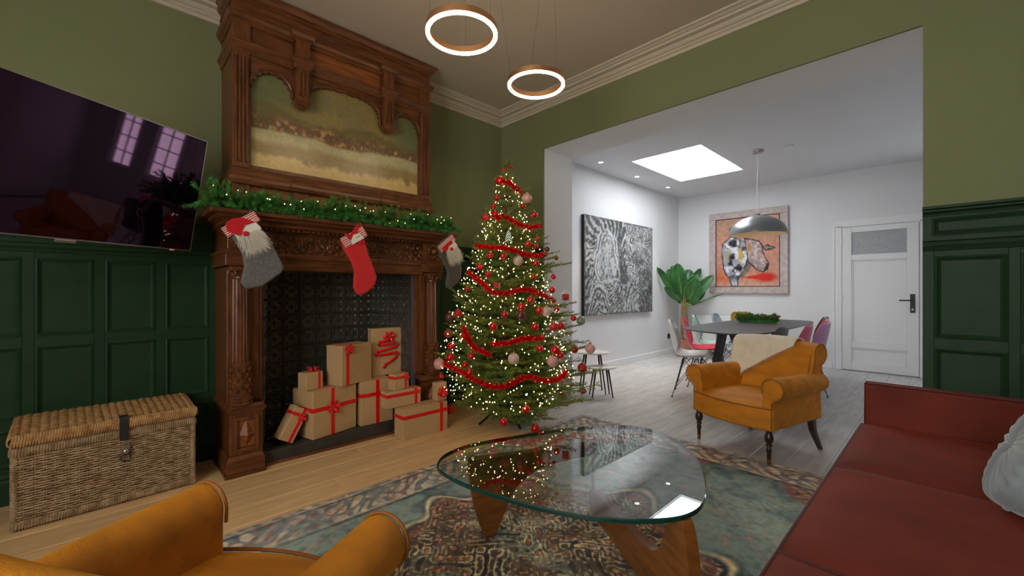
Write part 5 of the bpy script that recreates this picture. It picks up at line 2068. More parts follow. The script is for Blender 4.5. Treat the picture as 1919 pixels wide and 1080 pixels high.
def cushion(name, x0, x1, y0, y1, z0, z1, dome, m, root, welt=None, nx=16, ny=12, seams=True):
    """soft slab: rounded edges, domed top"""
    mb = MB()
    e = .018

    def top(u, v):
        a, b = u * 2 - 1, v * 2 - 1
        d = (1 - abs(a) ** 4) * (1 - abs(b) ** 4)
        ex = 1 - max(abs(a), abs(b)) ** 14
        return (x0 + (x1 - x0) * u, y0 + (y1 - y0) * v, z1 - e * (1 - ex) + dome * d)
    mb.grid(top, nx, ny)
    N = (nx + 1) * (ny + 1)
    # skirt down to z0
    edge = [i for i in range(nx + 1)] + [j * (nx + 1) + nx for j in range(1, ny + 1)] + [ny * (nx + 1) + i for i in range(nx - 1, -1, -1)] + [j * (nx + 1) for j in range(ny - 1, 0, -1)]
    lowv = []
    for q in edge:
        p = mb.v[q]
        lowv.append((p[0], p[1], z0))
    o_ = len(mb.v)
    mb.v += lowv
    k = len(edge)
    for i in range(k):
        j = (i + 1) % k
        mb.f.append((edge[i], edge[j], o_ + j, o_ + i))
        mb.mi.append(0)
    mb.f.append(tuple(o_ + i for i in range(k)))
    mb.mi.append(0)
    o = mb.build(name, m, root, smooth=True, auto=55)
    if welt:
        r = .0055
        loop = [mb.v[q] for q in edge]
        MB().tube([(p[0], p[1], p[2] + .001) for p in loop], r, 6, close=True).build('piping', welt, o, smooth=True)
    return o


SX = [.54, 1.398, 2.264, 3.085]
for i in range(3):
    a = sb(SX[i] + .004, SX[i + 1] - .004, -.40, .345, .245, .412)
    cushion('seat_cushion', *a[:4], a[4], a[5], .018, M['rust'], so, M['rust_pipe'], 20, 16)
MB().box(*sb(.45, 3.16, -.62, .325, .10, .244)).build('base', M['rust'], so, bevel=.01)
for x0_, x1_ in ((3.088, 3.160), (.452, .536)):
    q = MB().box(*sb(x0_, x1_, -.62, .335, .245, .628)).build('arm', M['rust'], so, bevel=.016, seg=3)
    mb = MB()
    a = sb(x0_ + .006, x1_ - .006, -.60, .331, .245, .626)
    for x in (a[0], a[1]):
        mb.tube([(x, a[2], a[5]), (x, a[3], a[5]), (x, a[3], a[4])], .006, 6)
    mb.build('arm_piping', M['rust_pipe'], q, smooth=True)
bk = MB().box(*sb(.538, 3.086, -.62, -.40, .245, .78)).build('backrest', M['rust'], so, bevel=.05, seg=4)
for x in (.52, 3.08):
    for y in (-.56, .26):
        MB().lathe([(.018, .010), (.028, .10)], 12, Matrix.Translation((x - 1.80, y + .05, 0))).build('leg', M['dark_leg'], so, smooth=True)

# round pleated pillow
pw = thing('round_pillow', 'round pleated pale grey velvet pillow leaning on the rust red sofa', 'pillow', (2.15, -.205, .618))
mb = MB()
nth, nr = 96, 18
v, f = [], []
for side in (1, -1):
    for j in range(nr + 1):
        t = j / nr
        rr = .198 * math.sin(t * PI / 2)
        for i in range(nth):
            g = 2 * PI * i / nth
            pl = .0045 * math.sin(24 * g + .6 * math.sin(3 * g)) * math.sin(PI * min(1, t * 1.02)) ** .6
            th = .072 * (1 - t ** 3.2) ** .6 + pl - .02 * math.exp(-(t / .10) ** 2)
            v.append((rr * math.cos(g) * (1 + .012 * math.sin(5 * g)), side * -(th if t < 1 else 0), rr * math.sin(g)))
per = (nr + 1) * nth
for s_ in range(2):
    for j in range(nr):
        for i in range(nth):
            k = (i + 1) % nth
            f.append((s_ * per + j * nth + i, s_ * per + j * nth + k, s_ * per + (j + 1) * nth + k, s_ * per + (j + 1) * nth + i))
mb.add(v, f)
mb.build('cover', M['pillow'], pw, smooth=True, auto=80)
MB().sphere((0, -.058, 0), .018, 12, 8, sc=(1, .5, 1)).build('button', M['pillow'], pw, smooth=True)
MB().tube([(.199 * math.cos(g), 0, .199 * math.sin(g)) for g in np.linspace(0, 2 * PI, 61)[:-1]], .005, 6, close=True).build('piping', M['pillow'], pw, smooth=True)
pw.rotation_euler = (math.radians(-24), 0, math.radians(180))

# ------------------------------------------------------------------ mustard armchairs (front is -y)
def armchair(label, loc, rz):
    r = thing('armchair', label, 'armchair', loc, rz, 'mustard velvet armchairs')
    mu, pi_ = M['mustard'], M['mustard_pipe']
    # base with a bowed front
    out = []
    NB = 16
    for i in range(NB + 1):
        a = -1 + 2 * i / NB
        out.append((.305 * a, -.315 - .065 * (1 - a * a)))
    base_poly = out + [(.285, .27), (-.285, .27)]
    MB().prism(base_poly, .235, .372, 'z').build('base', mu, r, bevel=.012, seg=3, smooth=True, auto=50)
    top = [(p[0] * .995, p[1] * .995, .378) for p in out]
    MB().tube(top, .0055, 6).build('front_piping', pi_, r, smooth=True)
    MB().tube([(p[0] * 1.0, p[1] * 1.0, .240) for p in out], .0045, 6).build('lower_piping', pi_, r, smooth=True)
    # seat
    mb = MB()

    def seat(u, v):
        a = u * 2 - 1
        yf = -.312 - .062 * (1 - a * a)
        y = yf + (.24 - yf) * v
        d = (1 - abs(a) ** 3) * (1 - abs(2 * v - 1) ** 4)
        return (.285 * a, y, .372 + .045 * d ** .7)
    mb.grid(seat, 20, 16)
    mb.build('seat', mu, r, smooth=True)
    # arms: slab with an outward roll
    for s in (-1, 1):
        c, z, R = .300, .508, .070
        P = [(.232, .30)]
        P += [(.232, .47)]
        for k in range(21):
            g = PI - (PI * 1.42) * k / 20
            P.append((c + R * math.cos(g), z + R * math.sin(g)))
        P += [(.296, .415), (.296, .24), (.240, .24)]
        P = [(s * x, zz) for x, zz in P]
        mb = MB()
        sec = [(-.315, 1.0), (-.24, 1.0), (0, .97), (.20, .93), (.30, .9)]
        vs = []
        for y, sc in sec:
            for x, zz in P:
                vs.append((s * (abs(x) * 1.0 - (0 if y < 0 else .035 * (y / .3))), y, .24 + (zz - .24) * (1 - (1 - sc) * .45)))
        n_ = len(P)
        fs_ = []
        for j in range(len(sec) - 1):
            for i in range(n_):
                k = (i + 1) % n_
                fs_.append((j * n_ + i, j * n_ + k, (j + 1) * n_ + k, (j + 1) * n_ + i))
        fs_ += [tuple(range(n_)), tuple((len(sec) - 1) * n_ + i for i in range(n_))]
        mb.add(vs, fs_)
        a = mb.build('arm', mu, r, bevel=.012, seg=3, smooth=True, auto=50)
        MB().tube([(x, -.318, zz) for x, zz in P[1:-1]], .005, 6).build('arm_piping', pi_, a, smooth=True)
        # front leg, turned, and rear sabre leg
        lg = MB()
        lg.lathe([(.021, .240), (.023, .232), (.018, .222), (.020, .214), (.027, .196), (.028, .180), (.022, .158), (.014, .146), (.019, .140), (.019, .133), (.012, .126), (.015, .116), (.017, .105), (.013, .085), (.012, .048)], 16,
                 Matrix.Translation((s * .268, -.298, 0)))
        l_ = lg.build('front_leg', M['dark_leg'], r, smooth=True)
        MB().lathe([(.0125, .048), (.0135, .05), (.011, .028), (.012, .012), (.010, .010)], 14, Matrix.Translation((s * .268, -.298, 0))).build('brass_cap', M['brass'], l_, smooth=True)
        sl_ = MB()
        for (x, y, z, w_), (x2, y2, z2, w2) in (((.245, .235, .24, .022), (.248, .255, .14, .019)), ((.248, .255, .14, .019), (.262, .325, .002, .013))):
            vs = [(s * (x - w_), y - w_, z), (s * (x + w_), y - w_, z), (s * (x + w_), y + w_, z), (s * (x - w_), y + w_, z),
                  (s * (x2 - w2), y2 - w2, z2), (s * (x2 + w2), y2 - w2, z2), (s * (x2 + w2), y2 + w2, z2), (s * (x2 - w2), y2 + w2, z2)]
            sl_.add(vs, [(0, 1, 5, 4), (1, 2, 6, 5), (2, 3, 7, 6), (3, 0, 4, 7), (0, 3, 2, 1), (4, 5, 6, 7)])
        sl_.build('rear_leg', M['dark_leg'], r, bevel=.003)
    # back: leaning slab with rolled top, hollow in plan
    prof = [(.165, .36), (.185, .45), (.215, .56), (.238, .64), (.250, .69)]
    for k in range(15):
        g = PI * .92 - PI * 1.42 * k / 14
        prof.append((.322 + .076 * math.cos(g), .705 + .076 * math.sin(g)))
    prof += [(.335, .615), (.325, .50), (.30, .24), (.24, .24), (.20, .36)]
    mb = MB()
    NX = 14
    vs, fs_ = [], []
    n_ = len(prof)
    for i in range(NX + 1):
        a = -1 + 2 * i / NX
        for y, z in prof:
            vs.append((a * .290, y - .025 * (1 if z > .3 else 0) - .03 * a * a * (1 if z > .3 else .3), z - .010 * a * a * max(0, (z - .4) / .3)))
    for i in range(NX):
        for k in range(n_):
            k2 = (k + 1) % n_
            fs_.append((i * n_ + k, i * n_ + k2, (i + 1) * n_ + k2, (i + 1) * n_ + k))
    fs_ += [tuple(range(n_)), tuple(NX * n_ + k for k in range(n_))]
    mb.add(vs, fs_)
    b = mb.build('backrest', mu, r, bevel=.010, seg=3, smooth=True, auto=50)
    for a in (-1, 1):
        e = NX if a > 0 else 0
        MB().tube([(vs[e * n_ + k][0] + a * .002, vs[e * n_ + k][1], vs[e * n_ + k][2]) for k in range(1, 22)], .005, 6).build('back_piping', pi_, b, smooth=True)
        MB().tube([(a * .262, y - .025 - .030 * .76 - .003, z) for y, z in prof[1:5]], .0045, 6).build('seam_piping', pi_, b, smooth=True)
    return r


armchair('nearest mustard velvet armchair, seen over its back beside the wicker chest', (.090, 1.115, 0), math.radians(119.4))
CHB = (3.487, .99, 0)
armchair('mustard velvet armchair with cream throw standing between rug and dining table', CHB, math.radians(253.4))

# cream throw folded over one corner of the far armchair's back
th_ = thing('throw_blanket', 'cream fringed throw draped over the back corner of the far mustard armchair', 'blanket', CHB, math.radians(253.4))
path = [(.405, .45), (.412, .55), (.412, .64)]
for k in range(15):
    g = -.35 + (PI * 1.0 + .28) * k / 14
    path.append((.322 + .092 * math.cos(g), .705 + .092 * math.sin(g)))
path += [(.222, .655), (.196, .57), (.168, .47), (.15, .41)]
pl = [0]
for i in range(1, len(path)):
    pl.append(pl[-1] + math.dist(path[i], path[i - 1]))


def on_path(d):
    d = max(0, min(d, pl[-1] - 1e-6))
    for i in range(len(pl) - 1):
        if d <= pl[i + 1]:
            t = (d - pl[i]) / (pl[i + 1] - pl[i])
            return path[i][0] + (path[i + 1][0] - path[i][0]) * t, path[i][1] + (path[i + 1][1] - path[i][1]) * t
    return path[-1]


def throw(u, v):
    x = -.318 + .46 * u
    # how far the cloth hangs down in front: deep at the corner, running out towards the middle of the back
    front = pl[-1] * (1.0 - .02 * u) if u < .10 else pl[-1] * (.995 - .40 * ((u - .10) / .90) ** .75)
    start = pl[-1] * (.10 + .26 * u)
    y, z = on_path(start + (front - start) * v)
    a = x / .300
    wob = .005 * math.sin(u * 13 + v * 5) + .003 * math.sin(u * 29)
    return (x, y - .025 - .03 * a * a - .004 - wob * (1 if v > .6 else .3), z - .010 * a * a * max(0, (z - .4) / .3) + .002)


mb = MB()
mb.grid(throw, 30, 40)
mb.build('cloth', M['cream'], th_, smooth=True, solid=.007)
fr = MB()
for i in range(44):
    u = i / 43
    p = Vector(throw(u, 1.0))
    q = Vector(throw(u, .96))
    d = (p - q).normalized()
    fr.tube([p, p + d * .010 + Vector((0, -.003, -.002)), p + d * .016 + Vector((0, -.005, -.007))], .0014, 3)
fr.build('fringe', M['cream'], th_, kind='stuff')

# ------------------------------------------------------------------ dining table
dt = thing('dining_table', 'large dark grey boat shaped dining table on slanted slab legs', 'table', (5.45, 1.62, 0))
DTP = [(4.19, 1.47), (4.24, 1.33), (4.36, 1.235), (4.80, 1.175), (5.5, 1.15), (6.2, 1.165), (6.58, 1.22), (6.74, 1.34), (6.77, 1.6), (6.74, 1.86), (6.58, 1.98), (6.2, 2.03), (5.5, 2.055), (4.85, 2.04), (4.48, 1.985), (4.33, 1.86), (4.24, 1.68)]
tp_ = smooth_closed([(x - 5.45, y - 1.62) for x, y in DTP], 4)
n = len(tp_)
mb = MB()
c0 = tp_.mean(0)
insd = lambda d: tp_ + (c0 - tp_) / np.linalg.norm(c0 - tp_, axis=1, keepdims=True) * d
v, f = [], []
for pts, z in ((insd(.06), .728), (insd(.006), .742), (tp_, .745), (tp_, .748), (insd(.003), .750)):
    v += [(p[0], p[1], z) for p in pts]
for j in range(4):
    for i in range(n):
        f.append((j * n + i, j * n + (i + 1) % n, (j + 1) * n + (i + 1) % n, (j + 1) * n + i))
f += [tuple(range(n - 1, -1, -1)), tuple(4 * n + i for i in range(n))]
mb.add(v, f)
mb.build('tabletop', M['table_grey'], dt)
MB().box(-.75, .75, -.05, .05, .69, .728).build('under_beam', M['table_leg'], dt)
for sx in (-1, 1):
    for sy in (-1, 1):
        x_t, x_b = sx * .72, sx * .60
        y_t, y_b = sy * .05, sy * .22
        w1, w2 = .09, .075
        d = .022
        v = [(x_b - w2, y_b - d, 0), (x_b + w2, y_b - d, 0), (x_b + w2, y_b + d, 0), (x_b - w2, y_b + d, 0),
             (x_t - w1, y_t - d, .73), (x_t + w1, y_t - d, .73), (x_t + w1, y_t + d, .73), (x_t - w1, y_t + d, .73)]
        MB().add(v, [(0, 3, 2, 1), (4, 5, 6, 7), (0, 1, 5, 4), (1, 2, 6, 5), (2, 3, 7, 6), (3, 0, 4, 7)]).build('slab_leg', M['table_leg'], dt, bevel=.004)

# table centrepiece
wr_ = thing('wreath', 'oblong green wreath with red berries lying on the grey dining table', 'wreath', (5.84, 1.66, .750), math.radians(100))
rs = np.random.RandomState(9)
Vw = []
bw = MB()
lf = []
for i in range(520):
    g = rs.uniform(0, 2 * PI)
    p = np.array([.19 * math.cos(g), .065 * math.sin(g), rs.uniform(.02, .07)]) + rs.normal(0, .012, 3)
    p[2] = abs(p[2]) + .012
    d = np.array([math.cos(g), math.sin(g), rs.uniform(-.1, 1.1)]) + rs.normal(0, .5, 3)
    d /= np.linalg.norm(d)
    Vw.append(needles(p + d * np.linspace(0, .035, 7)[:, None], np.repeat(d[None], 7, 0), 6, .016, .0024, (.4, 1.2), rs))
Vw = np.concatenate(Vw)
Vw[:, 2] = np.maximum(Vw[:, 2], .002)
tri_obj('greenery', [Vw], M['garland_needle'], wr_)['kind'] = 'stuff'
for i in range(46):
    g = rs.uniform(0, 2 * PI)
    bw.sphere((.23 * math.cos(g), .09 * math.sin(g), rs.uniform(.06, .10)), .009, 8, 5)
bw.build('berries', M['red_matte'], wr_, smooth=True, kind='stuff')
MB().tube([(.20 * math.cos(g), .07 * math.sin(g), .02) for g in np.linspace(0, 2 * PI, 33)[:-1]], .012, 8, close=True).build('straw_ring', M['garland_needle'], wr_, smooth=True)

# ------------------------------------------------------------------ dining chairs (front is -y)
SP = [(-.205, .418), (-.198, .436), (-.165, .443), (-.10, .436), (-.02, .426), (.06, .424), (.125, .437), (.168, .480), (.190, .545), (.208, .620), (.224, .700), (.236, .770), (.242, .808), (.243, .826)]
SWd = [.175, .198, .215, .226, .231, .232, .231, .228, .224, .219, .210, .192, .158, .105]


def shell(u, v):
    k = v * (len(SP) - 1)
    i = min(int(k), len(SP) - 2)
    t = k - i
    y = SP[i][0] + (SP[i + 1][0] - SP[i][0]) * t
    z = SP[i][1] + (SP[i + 1][1] - SP[i][1]) * t
    w_ = SWd[i] + (SWd[i + 1] - SWd[i]) * t
    a = u * 2 - 1
    back = max(0, min(1, (z - .44) / .12)) if v > .4 else 0
    lift = .040 * abs(a) ** 2.4 * (1 - back) * (1 if v > .12 else v / .12)
    fwd_ = .075 * abs(a) ** 2.2 * back * (1 - .55 * max(0, (z - .68) / .15))
    return (a * w_, y - fwd_, z + lift)


cproto = thing('dining_chair', 'white shell chair', 'chair', (4.70, 1.93, 0), 0, 'dining chairs round the grey table')
mb = MB()
mb.grid(shell, 14, 26)
she = mb.build('shell', M['shell_white'], cproto, smooth=True, solid=.008, sub=1)
legm = []
for sx in (-1, 1):
    for sy in (-1, 1):
        top = (sx * .11, sy * .085 - .01, .415 if sy < 0 else .412)
        MB().tube([top, (sx * .19, sy * .185, .004)], .0042, 6).build('leg', M['black_metal'], cproto, smooth=True)
br_ = MB()
for sx in (-1, 1):
    br_.tube([(sx * .135, -.115, .29), (sx * .05, 0, .41), (sx * .135, .115, .29)], .0032, 5)
    br_.tube([(sx * .175, -.165, .085), (sx * .10, .075, .41)], .0032, 5)
    br_.tube([(sx * .175, .165, .085), (sx * .10, -.075, .41)], .0032, 5)
for sy in (-1, 1):
    br_.tube([(-.135, sy * .115, .29), (0, sy * .05, .41), (.135, sy * .115, .29)], .0032, 5)
    br_.tube([(-.17, sy * .16, .10), (.09, sy * .09, .405)], .0032, 5)
    br_.tube([(.17, sy * .16, .10), (-.09, sy * .09, .405)], .0032, 5)
br_.tube([(-.11, -.095, .412), (.11, -.095, .412), (.11, .075, .412), (-.11, .075, .412)], .0036, 5, close=True)
br_.build('wire_brace', M['black_metal'], cproto, smooth=True)
for sx in (-1, 1):
    for sy in (-1, 1):
        MB().lathe([(.009, 0), (.009, .010), (.005, .014)], 8, Matrix.Translation((sx * .1905, sy * .186, 0))).build('glide', M['black'], cproto)
CH = [((4.65, 1.97), 20, 'shell_white', 'white shell dining chair, nearest of the row by the black and white painting'),
      ((5.255, 2.085), 26, 'shell_red', 'crimson red shell dining chair between the white one and the pale mint one'),
      ((5.78, 2.18), 18, 'shell_mint', 'pale mint shell dining chair beside the crimson one'),
      ((6.25, 2.10), 6, 'shell_blue', 'pale blue grey shell dining chair in front of the radiator'),
      ((6.93, 2.06), -32, 'shell_mustard', 'mustard yellow shell dining chair at the far end of the dining table'),
      ((4.40, 1.25), 178, 'shell_grey', 'dark grey shell dining chair directly behind the far armchair'),
      ((4.92, 1.16), 183, 'shell_pink', 'pink shell dining chair next to the dark grey one'),
      ((5.42, 1.10), 178, 'shell_lilac', 'lilac shell dining chair behind the pink one, in front of the orange one'),
      ((5.93, 1.20), 182, 'shell_orange', 'orange shell dining chair between the lilac and the black ones'),
      ((6.43, 1.28), 180, 'shell_black', 'black shell dining chair at the far end of the row nearest the white door')]
for i, (p, a, m, lb) in enumerate(CH):
    if i == 0:
        c = cproto
        c.location = (p[0], p[1], 0)
        c.rotation_euler = (0, 0, math.radians(a))
        c['label'] = lb
    else:
        c = dup(cproto, (p[0], p[1], 0), math.radians(a), lb)
    for k in c.children:
        if k.name.startswith('shell'):
            set_obj_mat(k, M[m])

# ------------------------------------------------------------------ pendant over the table
PD = (5.80, 1.643, 1.843)
pd = thing('pendant_lamp', 'grey metal dome pendant lamp hanging over the dining table', 'lamp', PD)
R_, Hh = .317, .235
prof = [(R_ * math.cos(t), Hh * math.sin(t)) for t in np.linspace(0, PI / 2 * .93, 18)]
mb = MB()
mb.lathe(prof + [(.03, Hh), (.03, Hh + .02), (.012, Hh + .03), (.0, Hh + .03)], 48, caps=False)
mb.build('dome_shade', M['grey_lamp'], pd, smooth=True, auto=50)
MB().lathe([(max(0.0, (R_ - .006) * math.cos(t)), (Hh - .006) * math.sin(t)) for t in np.linspace(0.0, PI / 2, 16)], 48, caps=False).build('white_lining', M['lamp_inner'], pd, smooth=True)
MB().tube([(0, 0, Hh + .03), (.012, .012, Hh + .35), (-.008, -.006, Hh + .6), (0, 0, DZ - PD[2] - .02)], .004, 6).build('cable', M['plain_white'], pd, smooth=True)
MB().tube([(.018, -.016, Hh + .01), (.02, -.018, DZ - PD[2] - .02)], .0012, 5).build('suspension_wire', M['steel'], pd)
MB().lathe([(.0, DZ - PD[2] - .03), (.062, DZ - PD[2] - .028), (.068, DZ - PD[2] - .02), (.068, DZ - PD[2] - .001)], 24).build('ceiling_rose', M['steel'], pd, smooth=True, auto=40)
MB().sphere((0, 0, .10), .045, 16, 10).build('light_bulb', emit('pendant_bulb', (1, .78, .5), 5.0), pd, smooth=True)

# recessed spots and smoke detector
SPOTS = [(4.79, 3.25), (5.79, 3.28), (6.76, 3.26)]
names = ['recessed ceiling spot nearest the opening, with a warm beam', 'middle recessed ceiling spot over the black and white painting', 'recessed ceiling spot nearest the corner with the plant']
for i, (x, y) in enumerate(SPOTS):
    r = thing('ceiling_spot', names[i], 'spotlight', (x, y, DZ), 0, 'recessed spots over the painting')
    MB().lathe([(.030, -.004), (.046, -.006), (.050, -.001), (.050, .0)], 24, caps=False).build('trim_ring', M['white_paint'], r, smooth=True)
    MB().lathe([(.0, -.003), (.031, -.003)], 20, caps=False).build('lens', M['spot_led'], r)
    lamp('spot_beam', 'SPOT', (x, y, DZ - .02), SPOT_W * (1.5 if i == 0 else 1.0), (1.0, .80, .62) if i == 0 else (1.0, .97, .93), .03, (math.radians(-9), 0, 0),
         spot_size=math.radians(52), spot_blend=.45)
sd = thing('smoke_detector', 'small white round smoke detector on the dining room ceiling', 'smoke detector', (5.86, 1.33, DZ))
MB().lathe([(.0, -.032), (.035, -.032), (.046, -.024), (.050, -.002), (.050, 0)], 28).build('body', M['white_paint'], sd, smooth=True, auto=40)
MB().lathe([(.052, -.012), (.056, -.010), (.056, 0)], 28, caps=False).build('base_ring', M['white_paint'], sd, smooth=True)
sk = thing('wall_socket', 'black double wall socket low on the white wall behind the plant', 'socket', (7.34, DY - .012, .33))
MB().box(-.042, .042, 0, .012, -.042, .042).build('plate', M['black'], sk, bevel=.003)
MB().lathe([(.020, 0), (.020, .003)], 16, Matrix.Rotation(PI / 2, 4, 'X')).build('socket_face', M['black_metal'], sk)

# ------------------------------------------------------------------ paintings
def bw_art(U, V):
    """expressive black and white brush strokes: arching faces, radiating hair, wavy bands"""
    A = 1.36
    n1, n2 = fbm(U, V, 5, 3, 4, A), fbm(U, V, 18, 8, 3, A)
    n3, n4 = fbm(U, V, 44, 5, 2, A), fbm(U, V, 10, 61, 3, A)
    X, Y = U * A, V
    wx = X + .11 * (n1 - .5) + .035 * (n2 - .5)
    wy = Y + .11 * (n4 - .5) + .035 * (n3 - .5)
    hx_, hy_ = .40, .56
    ang = np.arctan2(wy - hy_, wx - hx_)
    rad = np.hypot((wx - hx_) / .74, wy - hy_)
    # hair strokes round the left head, dry brush
    val = np.sin(ang * 30 + 4 * np.sin(rad * 8) + 3.5 * n2 + 3 * n1) * 1.0 + .9 * (n3 - .5) - .15
    head = rad < .33
    arcs = np.sin(rad * 96 + 4 * np.sin(ang * 3) + 4 * n2)
    val = np.where(head, arcs * (.6 + .9 * n4) + .35, val)
    blot = np.sin(wx * 84 + 4.5 * np.sin(wy * 47 + 5 * n1)) * np.sin(wy * 66 + 4.0 * np.sin(wx * 58 + 5 * n4))
    val = np.where(rad < .215, blot * 1.3 + .55 * np.sin(wx * 40 + 9 * n2) + .25, val)
    r2 = np.hypot((wx - .26) / .60, wy + .02)
    val = np.where(r2 < .33, np.sin(r2 * 92 + 7 * n2 + .6) * .9 + .7 * (n3 - .5), val)
    diag = (wx > .36) & (wx < .74) & (wy < .30) & (r2 > .33)
    val = np.where(diag, np.sin((wx * .8 - wy) * 120 + 6 * n2) * .9 + 1.0 * (n3 - .5), val)
    tw_ = .035 + .085 * np.clip(.62 - np.abs(wy - .36) * 1.3, 0, 1)
    trunk = (np.abs(wx - .68 - .05 * np.sin(wy * 5)) < tw_) & (wy > .30)
    val = np.where(trunk, np.sin(wx * 120 + 12 * n2 + wy * 6) * .45 - .8 + 1.0 * (n3 - .5), val)
    right = (wx > .76) & ~trunk
    band = np.sin((wx + .022 * np.sin(wy * 78 + 4 * n1)) * 118 + 5 * n2)
    val = np.where(right & (wy > .30), band * .55 + .75 * blot + .5 * (n2 - .5), val)
    for ex, ey, er in ((.92, .80, .10), (1.21, .76, .085), (.86, .50, .10), (1.02, .30, .07)):
        re = np.hypot((wx - ex) / 1.05, (wy - ey) / .62)
        val = np.where(re < er, np.sin(re * 150 + 1.2) * 1.1 + .2, val)
    r3 = np.hypot(wx - 1.02, (wy - .06) / 1.2)
    val = np.where((wx > .74) & (wy < .27), np.sin(r3 * 110 + 8 * n2) * .7 + .7 * blot, val)
    val = val + 1.3 * (n2 - .5) + .9 * (n3 - .5) + 1.6 * (n1 - .5) + np.where(rad < .33, .35, 0) - np.where((wx > 1.05) & (wy < .5), .45, 0)
    g = 1 / (1 + np.exp(-val * 2.0))
    g = .25 + .56 * g
    edge = np.minimum(np.minimum(U, 1 - U) * A, np.minimum(V, 1 - V))
    g = np.where((edge < .022) & (n2 > .45), .32 + .2 * n3, g)
    return np.stack([g * .985, g, g * 1.01], -1)


bwp = thing('painting', 'large black and white abstract painting of swirling faces on the dining wall', 'painting', (4.735, 3.48, .798))
AW, AH = 1.912, 1.41
painted('canvas', 520, 384, lambda U, V: (AW * U, np.zeros(U.shape), AH * V), bw_art, M['art'], bwp)
MB().box(0, AW, .0015, .048, 0, AH).build('stretcher', M['black'], bwp)


def bull_art(U, V):
    n1, n2, n3 = fbm(U, V, 5, 4, 4), fbm(U, V, 16, 14, 3), fbm(U, V, 34, 24, 2)
    def P(L):
        return [((x - 165) / 705., (950 - y) / (710 + 85 * (x - 165) / 705.)) for x, y in L]
    c = np.empty(U.shape + (3,))
    c[:] = (.80, .60, .52)
    c = mixc(c, (.83, .52, .40), (n1 - .35) * 2.2 * (1 - .6 * U))
    c = mixc(c, (.70, .60, .50), np.clip((V - .62) * 2.4, 0, 1) * np.clip((.7 - U) * 2, 0, 1) * .8)
    c = mixc(c, (.86, .42, .28), np.clip((.28 - V) * 5, 0, 1) * np.clip((.32 - U) * 4 + n2 - .2, 0, 1))
    c = mixc(c, (.84, .68, .58), np.clip((.12 - V) * 9, 0, 1) * np.clip(n1 * 2 - .4, 0, 1))
    red = np.exp(-(((U - .80) / .15) ** 2 + ((V - .125) / .062) ** 2)) + .8 * np.exp(-(((U - .62) / .16) ** 2 + ((V - .128) / .018) ** 2))
    c = mixc(c, (.84, .17, .12), np.clip(red * 1.9 - .25, 0, 1))
    wu, wv = U + .03 * (n2 - .5), V + .03 * (n3 - .5)
    head = P([(500, 430), (600, 440), (660, 455), (690, 500), (695, 560), (720, 630), (765, 700), (748, 765), (690, 795), (640, 772), (590, 725), (545, 690), (520, 600)])
    neck = P([(530, 660), (590, 700), (560, 760), (510, 830), (460, 880), (440, 800)])
    body = P([(240, 495), (300, 435), (350, 415), (430, 425), (500, 470), (528, 560), (530, 650), (505, 720), (470, 800), (425, 870), (420, 950), (350, 950), (330, 880), (285, 830), (250, 740), (236, 620)])
    ear = P([(690, 515), (755, 503), (825, 525), (790, 548), (715, 545)])
    horn = P([(330, 400), (335, 330), (370, 292), (415, 300), (380, 330), (375, 400)])
    m = inpoly(wu, wv, neck)
    c = np.where(m[..., None], np.array((.46, .42, .37)) * (.7 + .7 * n2)[..., None], c)
    m = inpoly(wu, wv, head)
    hc = mixc(np.ones(c.shape) * np.array((.74, .64, .62)), (.62, .55, .54), (n2 - .4) * 4)
    hc = mixc(hc, (.82, .72, .70), (n3 - .5) * 4)
    c = np.where(m[..., None], hc, c)
    dk = np.clip(1 - segdist(wu, wv, head) / .014, 0, 1) * (.45 + .55 * (n2 > .38))
    c = mixc(c, (.16, .14, .15), dk)
    snout = P([(745, 700), (770, 705), (752, 770), (690, 800), (700, 780)])
    c = mixc(c, (.15, .14, .15), inpoly(wu, wv, snout) * .85)
    m = inpoly(wu, wv, body)
    bc = mixc(np.ones(c.shape) * np.array((.66, .66, .70)), (.13, .13, .16), (fbm(U, V, 8, 91, 4) - .47) * 7)
    bc = mixc(bc, (.90, .90, .92), (fbm(U, V, 11, 71, 4) - .55) * 7)
    bc = mixc(bc, (.80, .66, .34), np.exp(-(((U - .41) / .035) ** 2 + ((V - .46) / .10) ** 2)) * 1.2)
    bc = mixc(bc, (.72, .66, .44), np.exp(-(((U - .20) / .03) ** 2 + ((V - .46) / .07) ** 2)))
    bc = mixc(bc, (.80, .82, .88), np.clip((.22 - V) * 5, 0, 1) * .7)
    c = np.where(m[..., None], bc, c)
    c = mixc(c, (.12, .12, .14), np.clip(1 - segdist(wu, wv, body) / .013, 0, 1) * (.3 + .7 * (n1 > .46)))
    c = mixc(c, (.60, .55, .54), inpoly(wu, wv, ear))
    c = mixc(c, (.14, .13, .14), np.clip(1 - segdist(wu, wv, ear) / .013, 0, 1))
    c = mixc(c, (.66, .56, .56), inpoly(wu, wv, horn))
    c = mixc(c, (.15, .12, .13), np.clip(1 - segdist(wu, wv, horn) / .014, 0, 1))
    c = mixc(c, (.80, .52, .24), np.exp(-(((U - .54) / .02) ** 2 + ((V - .56) / .06) ** 2)))
    return c * (.90 + .2 * n3)[..., None]


